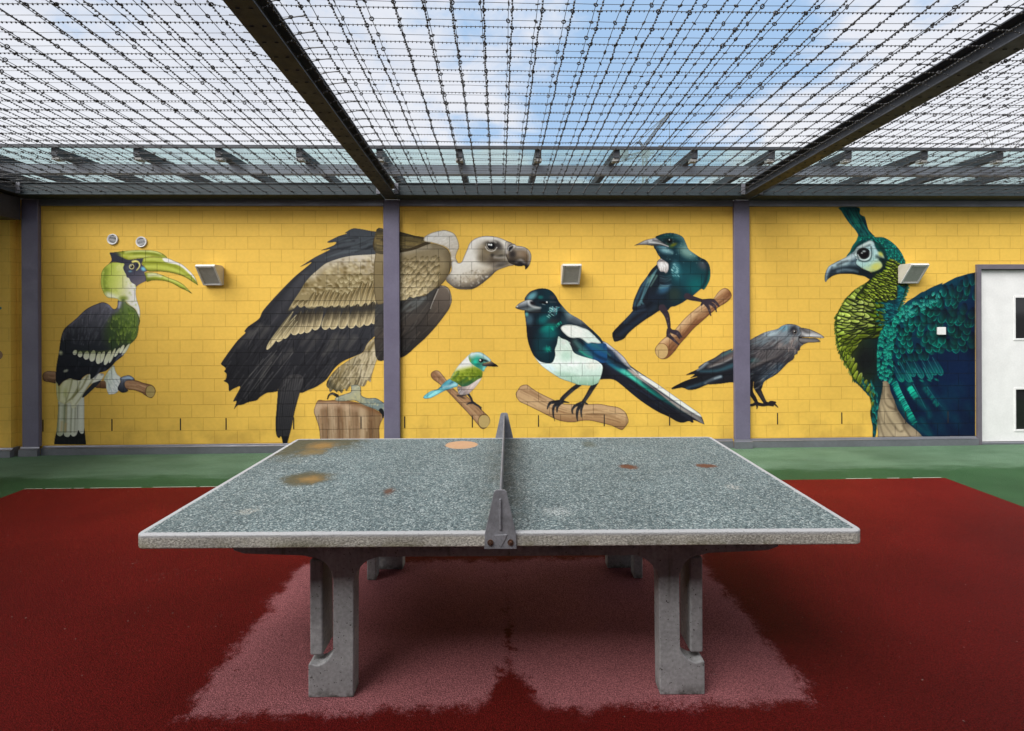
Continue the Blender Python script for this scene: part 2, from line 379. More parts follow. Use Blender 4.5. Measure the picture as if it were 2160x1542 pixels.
def vulture():
    A = Art(462, 474, 1126, 940, 5)
    A.use('V2')
    m = A.solid("1215 960 1240 900 1270 870 1350 880 1500 870 1700 895 1850 940 1980 1010 2048 1050 2030 1100 1992 1200 1995 1340 2000 1418 2000 1419 1999 1420 1998 1420 1288 1420 1286 1420 1285 1419 1285 1417 1280 1340 1268 1220 1240 1120 1205 1020", A.grad(1230, 1000, 2040, 1060, (170, 148, 124), (142, 116, 92), (164, 140, 114), (122, 96, 70)), 'stump', rim=(84, 54, 38))
    A.streaks(m, 110, 60, 1.7, 88, [(192, 170, 146), (108, 82, 58), (92, 70, 50), (182, 158, 132), (136, 92, 58)], .4, 4)
    for x in (1340, 1500, 1700, 1880):
        A.line([x, 980, x + 14, 1150, x + 4, 1400], 26, 14, (92, 64, 46), .55, 7)
    for x in (1420, 1600, 1780):
        A.line([x, 960, x + 10, 1150, x, 1400], 24, 18, (196, 174, 148), .5, 8)
    A.line([1270, 885, 1500, 880, 1750, 930, 2000, 1030], 22, 16, (120, 84, 58), .8, 4)
    A.line([1250, 960, 1400, 930, 1560, 950, 1700, 980], 30, 20, (196, 166, 142), .55, 6)
    # dark wings, back and tail
    A.use('V1')
    m = A.solid("2200 110 2040 92 1950 84 2000 106 1890 96 1780 75 1690 65 1640 80 1575 122 1600 128 1500 160 1370 225 1390 240 1470 232 1440 270 1290 330 1340 326 1400 316 1340 350 1220 410 1110 480 1033 530 1100 506 1175 478 980 640 830 790 690 940 590 1060 545 1150 420 1240 372 1300 382 1320 290 1410 190 1540 100 1670 93 1697 122 1720 150 1750 128 1780 157 1810 150 1870 122 1895 160 1917 180 1940 190 2018 245 1990 322 1968 238 2135 278 2140 246 2237 292 2190 350 2182 420 2152 520 2130 560 2092 640 2042 700 2034 770 2020 800 1990 1035 2040 1130 2010 1230 1970 1335 1900 1380 1850 1460 1740 1560 1660 1700 1600 1800 1550 1850 1450 1950 1350 2030 1290 2100 1500 2200 1500", A.grad(1500, 100, 600, 2000, (74, 78, 84), (62, 63, 68), (48, 48, 53), (42, 42, 46)), 'wing', True)
    body = m
    A.use('V2')
    m = A.solid("775 750 770 800 755 1000 744 1150 755 1290 790 1332 812 1312 830 1380 832 1400 885 1400 895 1370 940 1200 980 1000 1038 790 1080 640 1040 570 900 580 820 660", A.grad(1000, 580, 830, 1350, (66, 64, 66), (44, 44, 48), (34, 34, 38)), 'tail')
    A.m = m
    for i in range(9):
        x = 850 + i * 28
        A.line([x, 590 + A.r.uniform(0, 40), x - 60 - i * 4, 1000, x - 75 - i * 9, 1300], 6, 3, (104, 102, 104), .55, 2)
        A.line([x + 14, 610, x - 44, 1000, x - 62 - i * 8, 1280], 5, 3, (22, 22, 26), .6, 1.5)
    A.m = None
    # long grey streaks on the dark wing
    low = body * (A.Y > 186 - (A.X) * .0)
    A.streaks(low, 330, 40, 1.1, 122, [(92, 90, 92), (26, 26, 30), (78, 76, 78), (30, 30, 34)], .55, 9)
    A.m = body
    for p, r in (([940, 280, 800, 420], 24), ([720, 350, 560, 620], 22), ([1470, 110, 1390, 260, 1320, 330], 36), ([1560, 130, 1500, 250], 30), ([1690, 130, 1600, 260], 34), ([1250, 120, 1120, 300], 24), ([640, 20, 560, 120], 34), ([560, -10, 430, 120], 30), ([1180, 80, 1060, 210], 24), ([440, 60, 300, 240], 26)):
        A.line(p, r, r * .4, (96, 93, 90), .55, 5)
    for p in ([700, 300, 420, 600], [760, 280, 430, 680], [600, 380, 300, 760], [820, 300, 500, 740], [700, 420, 380, 860], [960, 300, 560, 800]):
        A.line(p, 2.4, 2, (150, 146, 142), .6, 1)
    A.use('V1')
    for i in range(26):
        x = A.r.uniform(1250, 2050)
        y = 150 + A.r.uniform(0, 190) + (1650 - x) * .22
        A.line([x + 230, y - 30, x + 100, y - 14, x - 60, y + 40], 8, 3, A.r.choice([(96, 104, 110), (34, 36, 40), (84, 90, 94)]), .6, 2)
    A.line([1180, 480, 1000, 650, 800, 880, 600, 1120], 14, 8, (40, 40, 44), .7, 5)
    A.line([1100, 620, 900, 900, 720, 1180], 26, 14, (84, 82, 86), .5, 7)
    A.m = None
    # tan coverts
    m = A.solid("2200 360 2060 368 1900 380 1760 388 1620 402 1480 438 1350 488 1250 568 1170 638 1100 720 1040 820 960 940 900 1050 960 1032 1010 985 1030 1010 1060 1015 1090 995 1120 1020 1150 1030 1210 1028 1250 1005 1300 1000 1350 1020 1400 1005 1450 1015 1500 1005 1540 1022 1620 1012 1700 995 1760 1005 1830 1012 1870 980 1920 985 1980 992 2060 955 2200 940",
                A.grad(1600, 400, 1450, 1000, (184, 174, 158), (150, 136, 106), (136, 122, 90), (140, 126, 94)), 'coverts')
    cov = m
    A.mottle(m * (A.pts([0, 860])[0][1] > A.Y), 420, 2.6, 5.6, [(208, 196, 166), (104, 88, 56), (92, 76, 46), (198, 184, 152), (150, 132, 96)], .62, 25, 1.35)
    A.m = cov
    A.line([1180, 640, 1350, 500, 1600, 415, 2060, 380], 26, 30, (200, 192, 180), .75, 9)
    for i in range(90):
        x, y = A.r.uniform(1050, 2030), A.r.uniform(560, 870)
        if y < 1000 - (x - 900) * .55:
            continue
        (cx, cy), = A.pts([x, y])
        A.fea(cx, cy, 104, 13, 5.6, (92, 78, 48), (210, 198, 164), (104, 90, 58), None, .8)
    for x in range(960, 2200, 62):
        y0 = max(640, 800 - abs(x - 1500) * .1)
        a = A.pts([x + 75, 830 + A.r.uniform(-40, 20) if x > 1100 else 930, x - 10, 1018 + (A.r.uniform(-12, 6))])
        if x > 1700:
            a = A.pts([x + 95, 700, x, 1000])
        d = a[1] - a[0]
        A.fea(a[0][0], a[0][1], math.degrees(math.atan2(d[1], d[0])), np.hypot(*d), 6.4, (96, 82, 54), (170, 154, 118), (204, 190, 156), (206, 192, 158), .95, .7, None, .3)
    A.m = None
    # secondary feathers
    tips = [(960, 1345), (1035, 1330), (1110, 1318), (1210, 1285), (1330, 1280), (1420, 1276), (1530, 1270), (1640, 1262), (1740, 1250), (1830, 1232), (1910, 1210), (2000, 1196), (2090, 1180), (2180, 1160)]
    for i, (x, y) in enumerate(reversed(tips)):
        a = A.pts([x + 95, y - 290, x, y])
        d = a[1] - a[0]
        A.fea(a[0][0], a[0][1], math.degrees(math.atan2(d[1], d[0])), np.hypot(*d), 9.4, (52, 48, 42), (178, 162, 128), (212, 198, 164), (196, 182, 148), 1, .76, 'secondaries', .3)
        q = A.pts([x + 70, y - 240, x + 45, y - 130])
        A.line(q, 5, 2, (58, 52, 44), .6, 3, raw=True)
    A.line([900, 1062, 1060, 1040, 1250, 1046, 1500, 1040, 1800, 1034, 2060, 1000], 22, 24, (58, 56, 54), .8, 4)
    for (x0, y0, x1, y1, w) in ((960, 1060, 640, 1520, 30), (1000, 1100, 700, 1440, 24), (980, 1150, 765, 1425, 36), (1010, 1180, 850, 1390, 22)):
        a = A.pts([x0, y0, x1, y1])
        d = a[1] - a[0]
        A.fea(a[0][0], a[0][1], math.degrees(math.atan2(d[1], d[0])), np.hypot(*d), A.k(w), (92, 84, 66), (186, 170, 134), (200, 186, 148), (220, 208, 176), 1, .78, 'secondaries', .25)
    A.use('V2')
    # feathered leg
    m = A.solid("2045 20 2045 120 2022 250 1992 340 1950 420 1912 540 1895 600 1885 660 1850 640 1820 700 1780 712 1740 695 1690 720 1640 708 1600 765 1570 740 1540 792 1500 760 1480 785 1440 750 1400 782 1385 740 1355 700 1370 640 1420 560 1500 480 1600 410 1700 350 1800 300 1850 200 1950 110",
                A.grad(1500, 500, 2000, 400, (128, 114, 84), (180, 166, 138), (190, 176, 150)), 'leg')
    A.streaks(m, 260, 22, 1.5, lambda x, y: 118 + (x - 720) * -.12, [(206, 194, 170), (98, 86, 62), (72, 64, 50), (190, 176, 146), (150, 140, 112)], .6, 10)
    A.line([2040, 40, 1960, 160, 1860, 260], 30, 20, (110, 94, 58), .6, 6)
    A.line([1375, 650, 1440, 740, 1560, 770], 30, 16, (46, 46, 40), .6, 6)
    m = A.solid("1655 700 1765 705 1772 810 1850 850 1950 850 2050 910 2120 950 2120 1060 1990 1012 1930 982 1850 952 1780 922 1700 882 1640 882 1500 888 1456 862 1490 830 1580 800 1650 770", A.grad(1650, 700, 1850, 960, (150, 152, 142), (172, 166, 134), (120, 132, 132)), 'foot', rim=(58, 62, 60))
    A.mottle(m, 60, 2, 4, [(190, 180, 140), (96, 110, 112), (206, 196, 160)], .5)
    A.line([1370, 860, 1388, 815, 1430, 797, 1485, 822], 9, 20, (50, 46, 42), 1, .6, 'foot')
    A.line([1400, 808, 1450, 800], 4, 4, (150, 144, 134), .8, 1)
    A.line([2010, 1000, 2035, 1040, 2035, 1085], 26, 8, (34, 36, 38), 1, .6, 'foot')
    # right wing and shoulder beyond the post
    A.use('V3')
    m = A.solid("-20 800 200 830 330 800 500 770 640 680 680 678 730 690 768 735 788 830 772 900 740 962 620 1122 500 1252 400 1342 300 1432 225 1465 100 1480 -40 1440", A.grad(300, 800, 500, 1300, (66, 66, 66), (74, 68, 64), (50, 48, 48)), 'wing')
    A.shade("660 680 730 690 768 735 785 830 770 900 620 1110 540 1180 420 1280 400 1200 480 1060 560 900 600 780", A.grad(700, 700, 480, 1220, (120, 108, 98), (84, 76, 70), (54, 50, 48)), .9, 2)
    A.streaks(m, 60, 34, 1.4, 130, [(110, 100, 92), (36, 36, 38), (92, 92, 88)], .5, 10)
    A.line([650, 690, 590, 800, 560, 910, 500, 1010, 400, 1130, 220, 1260], 7, 5, (46, 42, 40), .9, 1.5)
    A.line([640, 720, 580, 860, 555, 930], 4, 3, (206, 200, 192), .8, 1)
    A.line([690, 690, 745, 720, 775, 800, 772, 880], 5, 3, (176, 166, 154), .7, 1.5)
    for p in ([500, 810, 400, 910, 300, 960], [470, 820, 360, 900], [400, 840, 300, 900, 240, 960]):
        A.line(p, 9, 3, (150, 158, 158), .5, 3)
    m = A.solid("-40 330 150 325 220 308 300 285 400 255 480 228 570 220 670 245 740 285 775 350 786 430 770 520 720 620 650 690 560 740 500 790 450 795 400 800 370 815 330 800 290 835 230 842 100 850 -40 850", A.grad(500, 230, 380, 800, (140, 128, 106), (142, 128, 100), (126, 112, 82), (120, 108, 82)), 'coverts', rim=(70, 58, 44))
    sh = m
    def f(px, py, x, y):
        k = min(1, max(0, (y - 330) / 380))
        L, w = 12 + 20 * k, 3.6 + 3.6 * k
        A.fea(px, py, 128 - 8 * k, L, w, (84, 72, 48), (188 + 18 * k, 172 + 18 * k, 138 + 16 * k), (118, 102, 72) if A.r.random() < .5 else (214, 200, 168), (206, 192, 158) if k > .45 else None, .55 + .4 * k, .7, None, .3)
    A.m = sh * (A.X + A.o[0] < 946)
    A.field(A.mask("180 400 320 370 500 340 640 350 690 430 640 600 480 720 340 750 180 770"), 11, (-.5, 1), f)
    A.m = sh
    A.line([775, 340, 786, 430, 765, 530, 700, 640, 560, 745], 46, 22, (84, 72, 54), .75, 9)
    A.line([600, 250, 690, 290, 740, 380], 26, 20, (120, 108, 86), .5, 8)
    A.line([230, 330, 400, 290, 540, 262], 18, 14, (176, 168, 150), .7, 6)
    A.m = None
    # nape feathers right of the post
    A.solid("-30 130 300 150 500 165 560 215 500 245 300 312 -30 330", (74, 64, 48), 'wing')
    m = A.solid("-30 70 100 80 220 95 300 115 400 142 490 156 520 170 500 205 420 240 330 275 220 300 -30 330", A.grad(300, 110, 280, 290, (66, 62, 52), (104, 92, 62), (120, 104, 70), (84, 76, 58)), 'wing')
    A.streaks(m, 60, 30, 1.2, 8, [(156, 140, 96), (44, 42, 38), (130, 116, 80)], .6, 5)
    # white ruff, neck, head
    m = A.solid("488 160 510 138 560 110 600 98 640 88 690 80 740 85 810 115 850 180 866 260 840 330 830 380 852 430 790 440 772 340 742 280 670 243 570 215 490 200", A.grad(640, 90, 820, 330, (220, 218, 214), (206, 200, 190), (184, 174, 160)), 'ruff', rim=(150, 130, 90))
    A.streaks(m, 60, 10, .9, lambda x, y: 160, [(236, 234, 230), (180, 172, 158)], .5, 30)
    m = A.solid("850 432 890 425 920 360 950 290 980 220 1030 175 1100 150 1180 143 1280 155 1360 185 1440 222 1480 250 1480 440 1400 472 1280 518 1200 592 1100 672 1050 702 1000 722 900 724 830 712 770 672 722 615 780 520 786 420 830 405",
                A.grad(900, 420, 1050, 720, (214, 210, 204), (206, 200, 190), (170, 158, 140), (84, 76, 68)), 'head', rim=(88, 80, 74))
    A.m = m
    A.line([740, 620, 800, 680, 900, 705, 1020, 700, 1120, 640, 1260, 530], 36, 22, (74, 68, 64), .85, 10)
    A.line([790, 460, 780, 560, 800, 640], 22, 18, (176, 168, 158), .5, 9)
    A.m = None
    A.mottle(A.mask("780 560 900 540 1080 500 1200 560 1080 660 960 700 840 690 770 620"), 130, 1.6, 3.4, [(222, 218, 210), (140, 128, 110), (196, 188, 176), (120, 110, 96)], .5)
    A.use('VH')
    A.m = m
    A.blob(560, 520, 380, 290, (112, 98, 76), .9, -10)
    A.blob(700, 760, 330, 170, (74, 64, 54), .85, -8)
    A.blob(420, 720, 180, 160, (96, 84, 66), .7)
    A.blob(800, 640, 260, 190, (84, 76, 64), .9)
    A.blob(760, 420, 200, 120, (52, 48, 48), .85, 25)
    A.blob(620, 360, 240, 80, (58, 54, 50), .8, -5)
    A.blob(860, 850, 260, 90, (62, 58, 56), .9, -14)
    A.blob(560, 240, 260, 50, (214, 210, 204), .9, 2)
    A.blob(830, 290, 140, 50, (196, 190, 182), .9, 24)
    A.line([640, 640, 760, 660, 920, 655, 1010, 660], 20, 12, (30, 28, 28), .9, 4)
    A.line([700, 690, 820, 700, 960, 690, 1060, 740], 14, 8, (196, 190, 182), .85, 4)
    A.line([720, 640, 860, 600, 930, 640], 12, 8, (170, 160, 144), .6, 5)
    A.line([700, 860, 800, 830, 920, 830], 16, 8, (160, 150, 140), .6, 6)
    A.line([590, 315, 660, 312, 725, 345], 16, 7, (222, 218, 212), .8, 3)
    A.blob(615, 440, 136, 112, (44, 42, 42), 1, 0)
    A.line([485, 450, 530, 520, 620, 548, 700, 525, 750, 460], 8, 8, (226, 224, 220), .9, 1)
    A.line([512, 380, 520, 440, 570, 500, 650, 515], 6, 5, (200, 198, 194), .8, 1)
    A.blob(620, 430, 82, 74, (20, 20, 24), 1, 0, 1)
    A.blob(568, 396, 20, 20, (240, 240, 240), 1, 0, 1)
    A.blob(618, 402, 24, 22, (240, 240, 240), 1, 0, 1)
    A.m = None
    m = A.solid("940 420 960 330 1040 330 1120 370 1190 415 1300 430 1400 455 1480 510 1530 575 1552 660 1542 760 1512 860 1470 930 1410 975 1390 890 1300 902 1180 888 1140 862 1060 832 1010 780 960 640", A.grad(1150, 420, 1250, 900, (150, 142, 134), (112, 100, 88), (88, 78, 66), (34, 32, 34)), 'beak', rim=(36, 34, 36))
    A.m = m
    A.blob(1320, 610, 170, 110, (146, 128, 110), .7)
    A.blob(1110, 620, 110, 130, (40, 38, 40), .8)
    A.line([1220, 450, 1340, 465, 1440, 510, 1510, 600, 1525, 680, 1500, 840], 26, 10, (212, 208, 202), .85, 6)
    A.line([1400, 600, 1440, 700, 1420, 800], 22, 14, (130, 104, 78), .7, 7)
    A.line([1200, 800, 1300, 760, 1380, 820], 10, 14, (206, 204, 202), .85, 4)
    A.line([1060, 770, 1200, 790, 1380, 850], 24, 20, (28, 26, 30), .9, 5)
    A.line([970, 360, 960, 480, 980, 580], 16, 12, (218, 214, 210), .9, 4)
    A.blob(1060, 470, 62, 86, (30, 28, 30), .95, 35, 1)
    A.line([1010, 520, 1020, 460, 1090, 420, 1180, 420], 10, 8, (232, 230, 228), .9, 2)
    A.line([1070, 540, 1130, 470, 1190, 425], 8, 6, (210, 206, 200), .8, 2)
    A.m = None
    A.rim((48, 42, 38), .5)
    return A


def magpie():
    A = Art(1084, 602, 1494, 912, 7)
    A.use('M3')
    m = A.solid("100 270 150 200 230 175 280 185 380 260 500 330 740 445 900 510 1100 520 1300 520 1530 515 1700 545 1850 570 1970 640 2020 720 2042 800 2030 860 1950 960 1900 968 1750 900 1560 850 1380 810 1220 810 1100 835 950 832 800 800 650 730 450 630 250 530 140 480 80 400 65 330", A.grad(1000, 480, 960, 830, (186, 154, 120), (196, 164, 128), (168, 134, 100), (142, 108, 78)), 'branch', rim=(92, 62, 44))
    A.wood(m, [100, 300, 400, 450, 700, 600, 1000, 690, 1300, 660, 1600, 680, 1980, 780], 70)
    A.line([320, 280, 420, 340, 500, 390], 9, 5, (120, 88, 64), .7, 3)
    A.line([1300, 700, 1600, 690, 1800, 730], 8, 5, (120, 88, 62), .6, 3)
    K = (46, 46, 50)
    for t, a, b in (("1185 170 1060 260 905 400 860 470", 40, 40), ("860 470 690 490 640 540 620 600", 36, 10), ("880 480 740 550 722 690 750 815", 34, 6), ("840 500 795 570 788 655", 34, 10), ("890 470 1000 495", 24, 10),
                    ("1470 130 1400 240 1330 360 1250 480", 52, 34), ("1240 490 1110 545 1055 620 1068 690", 34, 8), ("1220 510 1150 620 1138 740 1150 818", 36, 6), ("1240 500 1212 620 1216 745", 32, 8), ("1260 485 1320 515", 26, 14)):
        A.line(t, a, b, K, 1, .8, 'leg')
    A.line([1060, 280, 920, 410], 8, 6, (92, 92, 98), .7, 3)
    A.line([1380, 300, 1270, 470], 8, 6, (92, 92, 98), .7, 3)
    for x, y in ((690, 500), (640, 550), (735, 560), (725, 640), (790, 560), (1110, 560), (1070, 610), (1145, 640), (1205, 590), (1210, 650), (850, 470), (1220, 500)):
        A.blob(x, y, 16, 26, (84, 86, 94), .6, 20)
    A.use('M2')
    m = A.solid("-260 -120 -150 -60 0 -80 180 -30 250 -5 330 40 420 110 520 190 600 270 670 370 740 430 900 540 1100 670 1300 810 1500 950 1700 1090 1830 1190 1895 1342 1868 1342 1720 1282 1724 1315 1690 1322 1640 1300 1540 1326 1440 1302 1320 1232 1110 1132 880 982 700 842 560 722 410 622 200 622 150 650 0 600 -100 200",
                A.grad(300, 700, 500, 300, (36, 36, 42), (42, 44, 54), (40, 58, 80)), 'tail')
    tail = m
    A.streaks(m * (A.X + A.o[0] > 1290), 80, 50, 1.2, 36, [(30, 32, 52), (24, 26, 32), (46, 60, 82), (60, 62, 70)], .6, 3)
    A.m = tail
    A.shade("215 190 330 290 450 395 560 445 680 490 790 580 900 680 1050 790 1200 890 1340 970 1500 1080 1660 1200 1500 1130 1300 1010 1100 890 900 750 700 610 500 490 300 340", A.grad(250, 250, 1500, 1100, (40, 96, 130), (52, 150, 140), (78, 190, 168), (36, 140, 126), (30, 100, 100), (34, 62, 70)), 1, 2)
    A.line([560, 470, 700, 545, 860, 650], 12, 8, (120, 214, 194), .8, 4)
    A.shade("640 455 740 480 870 600 1050 740 1250 880 1450 1020 1650 1140 1830 1240 1892 1340 1860 1338 1700 1230 1500 1112 1300 960 1100 800 900 655 760 565", A.grad(800, 550, 1800, 1280, (170, 158, 152), (126, 116, 116), (150, 144, 142), (120, 116, 116)), 1, 1)
    A.shade("600 375 700 420 860 530 1100 670 1300 810 1500 950 1700 1090 1832 1188 1845 1232 1650 1130 1450 1000 1250 860 1050 722 870 600 745 485", (218, 218, 214), 1, 1)
    A.line([620, 400, 740, 445, 820, 530], 6, 4, (44, 42, 46), .9, 1.5)
    A.line([1700, 1180, 1800, 1240, 1880, 1330], 5, 4, (90, 86, 88), .8, 1.5)
    A.line([640, 480, 900, 690, 1200, 920, 1500, 1120, 1650, 1220], 7, 5, (48, 48, 52), .6, 3)
    # folded wing
    A.shade("-120 90 0 60 120 120 260 240 440 380 600 460 480 440 300 350 150 250 0 190", (36, 74, 116), .9, 4)
    A.shade("-260 20 -120 120 -40 220 60 280 20 210 -60 120 -150 40", (44, 120, 118), .9, 3)
    A.shade("0 40 120 70 220 150 330 250 450 330 580 390 610 430 480 400 300 300 150 190 0 100", (38, 60, 74), .9, 3)
    A.line([100, 60, 240, 170, 420, 300, 600, 400], 14, 8, (26, 30, 38), .9, 3)
    A.line([-80, 140, 60, 170, 160, 260], 12, 8, (24, 26, 36), .9, 3)
    A.line([150, 50, 260, 150, 360, 230], 8, 5, (74, 130, 116), .8, 3)
    A.line([260, 80, 420, 210, 560, 340], 10, 6, (70, 76, 96), .7, 4)
    A.shade("235 -2 330 40 420 110 520 190 600 270 660 370 700 410 600 372 500 262 400 150 300 72", A.grad(280, 30, 640, 380, (222, 222, 226), (170, 168, 176), (200, 198, 200)), 1, 2)
    A.line([440, 190, 540, 290, 640, 390], 9, 6, (120, 120, 128), .7, 3)
    A.line([230, 420, 300, 520, 280, 600], 30, 24, (30, 30, 34), .8, 8)
    A.m = None
    A.use('M1')
    # body
    m = A.solid("185 225 200 180 260 110 340 75 430 56 520 65 590 100 650 170 690 245 740 310 810 390 870 440 960 490 1040 540 1130 620 1230 710 1330 820 1330 900 1250 1000 1330 1200 1300 1350 1180 1400 900 1440 740 1402 640 1347 520 1267 420 1187 355 1105 300 1020 258 920 230 820 215 700 208 600 193 480 183 385",
                A.grad(240, 700, 700, 700, (34, 36, 44), (28, 44, 54), (24, 52, 62), (28, 40, 50)), 'body')
    bd = m
    A.m = bd
    A.blob(290, 175, 130, 70, (112, 166, 176), .85, -35)
    A.blob(420, 190, 60, 40, (40, 130, 124), .6)
    A.blob(600, 190, 70, 50, (70, 64, 68), .7)
    A.blob(250, 520, 90, 120, (92, 128, 144), .6)
    A.blob(215, 440, 40, 50, (110, 190, 186), .7)
    A.blob(470, 520, 130, 90, (32, 122, 122), .7, -20)
    A.blob(540, 640, 170, 80, (26, 140, 126), .85, -20)
    A.blob(560, 720, 170, 130, (24, 112, 112), .7)
    A.blob(520, 960, 80, 60, (28, 128, 118), .8)
    A.blob(440, 900, 160, 240, (30, 92, 98), .4)
    A.blob(600, 540, 130, 60, (58, 56, 60), .6)
    A.blob(780, 540, 100, 130, (52, 76, 84), .6)
    A.blob(300, 1060, 60, 90, (40, 42, 46), .6)
    for i in range(34):
        a = math.radians(-50 + 200 * A.r.random())
        x, y = 610 + 60 * A.r.uniform(-1, 1), 380 + 55 * A.r.uniform(-1, 1)
        A.line([x, y, x + 55 * math.cos(a) * A.r.uniform(.5, 1), y + 55 * math.sin(a)], 5, 2, A.r.choice([(150, 200, 204), (60, 140, 146), (190, 220, 222), (112, 128, 138)]), .7, 1)
    for x, y in ((540, 400), (540, 450), (520, 470), (560, 380), (585, 440), (575, 350)):
        A.line([x, y, x + 32, y + 22], 5, 3, (170, 222, 214), .9, 1)
    for i in range(30):
        t = A.r.random()
        x, y = 560 + 170 * t, 670 - 130 * t
        A.line([x, y, x + 20, y + 30], 5, 2, A.r.choice([(30, 160, 134), (80, 190, 160), (20, 96, 92)]), .7, 1)
    for i in range(14):
        A.line([500 + A.r.uniform(0, 60), 920 + A.r.uniform(-20, 60), 520 + A.r.uniform(0, 60), 960 + A.r.uniform(0, 40)], 4, 2, (30, 150, 130), .6, 1)
    A.line([880, 440, 990, 510, 1110, 610], 40, 22, (176, 176, 182), .85, 12)
    A.line([760, 350, 860, 450], 18, 22, (130, 168, 170), .7, 8)
    A.line([850, 520, 950, 580], 24, 10, (108, 108, 112), .6, 6)
    A.line([1130, 625, 1240, 720, 1330, 820], 14, 12, (46, 84, 96), .9, 4)
    A.line([1060, 600, 1200, 700], 16, 12, (36, 38, 46), .9, 4)
    A.m = None
    # white belly
    m = A.solid("690 768 740 800 820 832 870 910 910 1000 1000 1050 1180 1100 1260 1130 1335 1200 1332 1290 1300 1400 1275 1452 1180 1492 1080 1492 960 1477 860 1442 740 1402 640 1347 520 1267 420 1187 320 1055 400 1130 480 1160 560 1166 605 1142 640 1050 635 960 665 880 678 800",
                A.grad(700, 850, 700, 1480, (196, 212, 204), (206, 218, 208), (226, 234, 230), (196, 216, 206), (142, 178, 156)), 'belly')
    A.m = m
    A.blob(560, 1230, 140, 60, (206, 226, 232), .8, 30)
    A.blob(800, 1060, 120, 110, (176, 206, 190), .8)
    A.blob(880, 1180, 160, 60, (228, 234, 232), .8)
    A.blob(800, 1340, 260, 60, (158, 190, 172), .7, 10)
    A.blob(1180, 1200, 120, 80, (226, 224, 216), .7)
    A.blob(760, 850, 70, 60, (206, 206, 200), .6)
    A.m = None
    A.streaks(m, 120, 9, .8, lambda x, y: 60 + (x - 1180) * .5, [(232, 238, 234), (160, 186, 174)], .35, 20)
    for i in range(40):
        t = A.r.random()
        x, y = 820 + t * 510, 830 + t * 380
        A.line([x, y, x + 26, y + 34], 5, 2, (212, 218, 212), .6, 1)
    # wing pieces over the belly
    m = A.solid("860 820 960 800 1060 830 1180 870 1330 870 1400 900 1400 1120 1330 1160 1240 1120 1100 1080 1000 1048 915 1000 880 920", A.grad(900, 900, 1300, 1050, (46, 48, 54), (46, 100, 112), (40, 78, 120)), 'wing')
    A.m = m
    A.line([900, 840, 960, 940, 1060, 1030, 1160, 1080], 16, 12, (30, 34, 40), .9, 4)
    A.line([930, 850, 1020, 950, 1150, 1060], 20, 12, (92, 134, 130), .8, 6)
    A.line([1000, 980, 1100, 1050, 1180, 1085], 10, 8, (60, 190, 160), .8, 3)
    A.line([1000, 820, 1120, 930, 1260, 1050, 1400, 1110], 18, 14, (24, 28, 40), .9, 4)
    A.line([1120, 900, 1240, 1000, 1400, 1080], 24, 16, (36, 92, 140), .8, 6)
    A.line([1200, 880, 1320, 960, 1400, 1000], 14, 12, (54, 112, 116), .8, 5)
    A.m = None
    m = A.solid("722 638 770 600 860 593 950 608 1040 640 1110 665 1170 710 1260 800 1315 862 1280 872 1180 860 1120 870 1060 825 990 790 900 795 830 770 770 720 735 680", A.grad(800, 620, 1100, 860, (222, 222, 218), (226, 226, 222), (206, 218, 210)), 'shoulder_patch', rim=(120, 130, 130))
    A.streaks(m, 40, 16, .9, 30, [(236, 236, 234), (190, 204, 200)], .5, 8)
    # bill and eye
    m = A.solid("48 342 90 290 170 245 240 224 300 232 330 300 415 345 420 410 340 422 260 412 190 386 130 378 80 362", A.grad(200, 230, 240, 420, (206, 208, 208), (140, 146, 152), (64, 68, 74), (110, 120, 122), (50, 54, 58)), 'beak', rim=(40, 42, 46))
    A.blob(300, 275, 58, 34, (36, 32, 38), 1, 15)
    A.line([245, 250, 260, 300, 330, 335, 420, 345], 10, 6, (216, 218, 216), .9, 3)
    A.blob(75, 325, 22, 16, (224, 222, 214), .8, -30)
    A.blob(470, 270, 90, 30, (22, 22, 28), .95, 8)
    A.blob(515, 262, 11, 12, (236, 236, 236), 1, 0, 1)
    A.line([450, 290, 490, 300], 5, 3, (170, 180, 184), .8, 1)
    A.line([560, 260, 650, 262], 6, 3, (104, 98, 100), .7, 2)
    A.rim((40, 40, 46), .5)
    return A


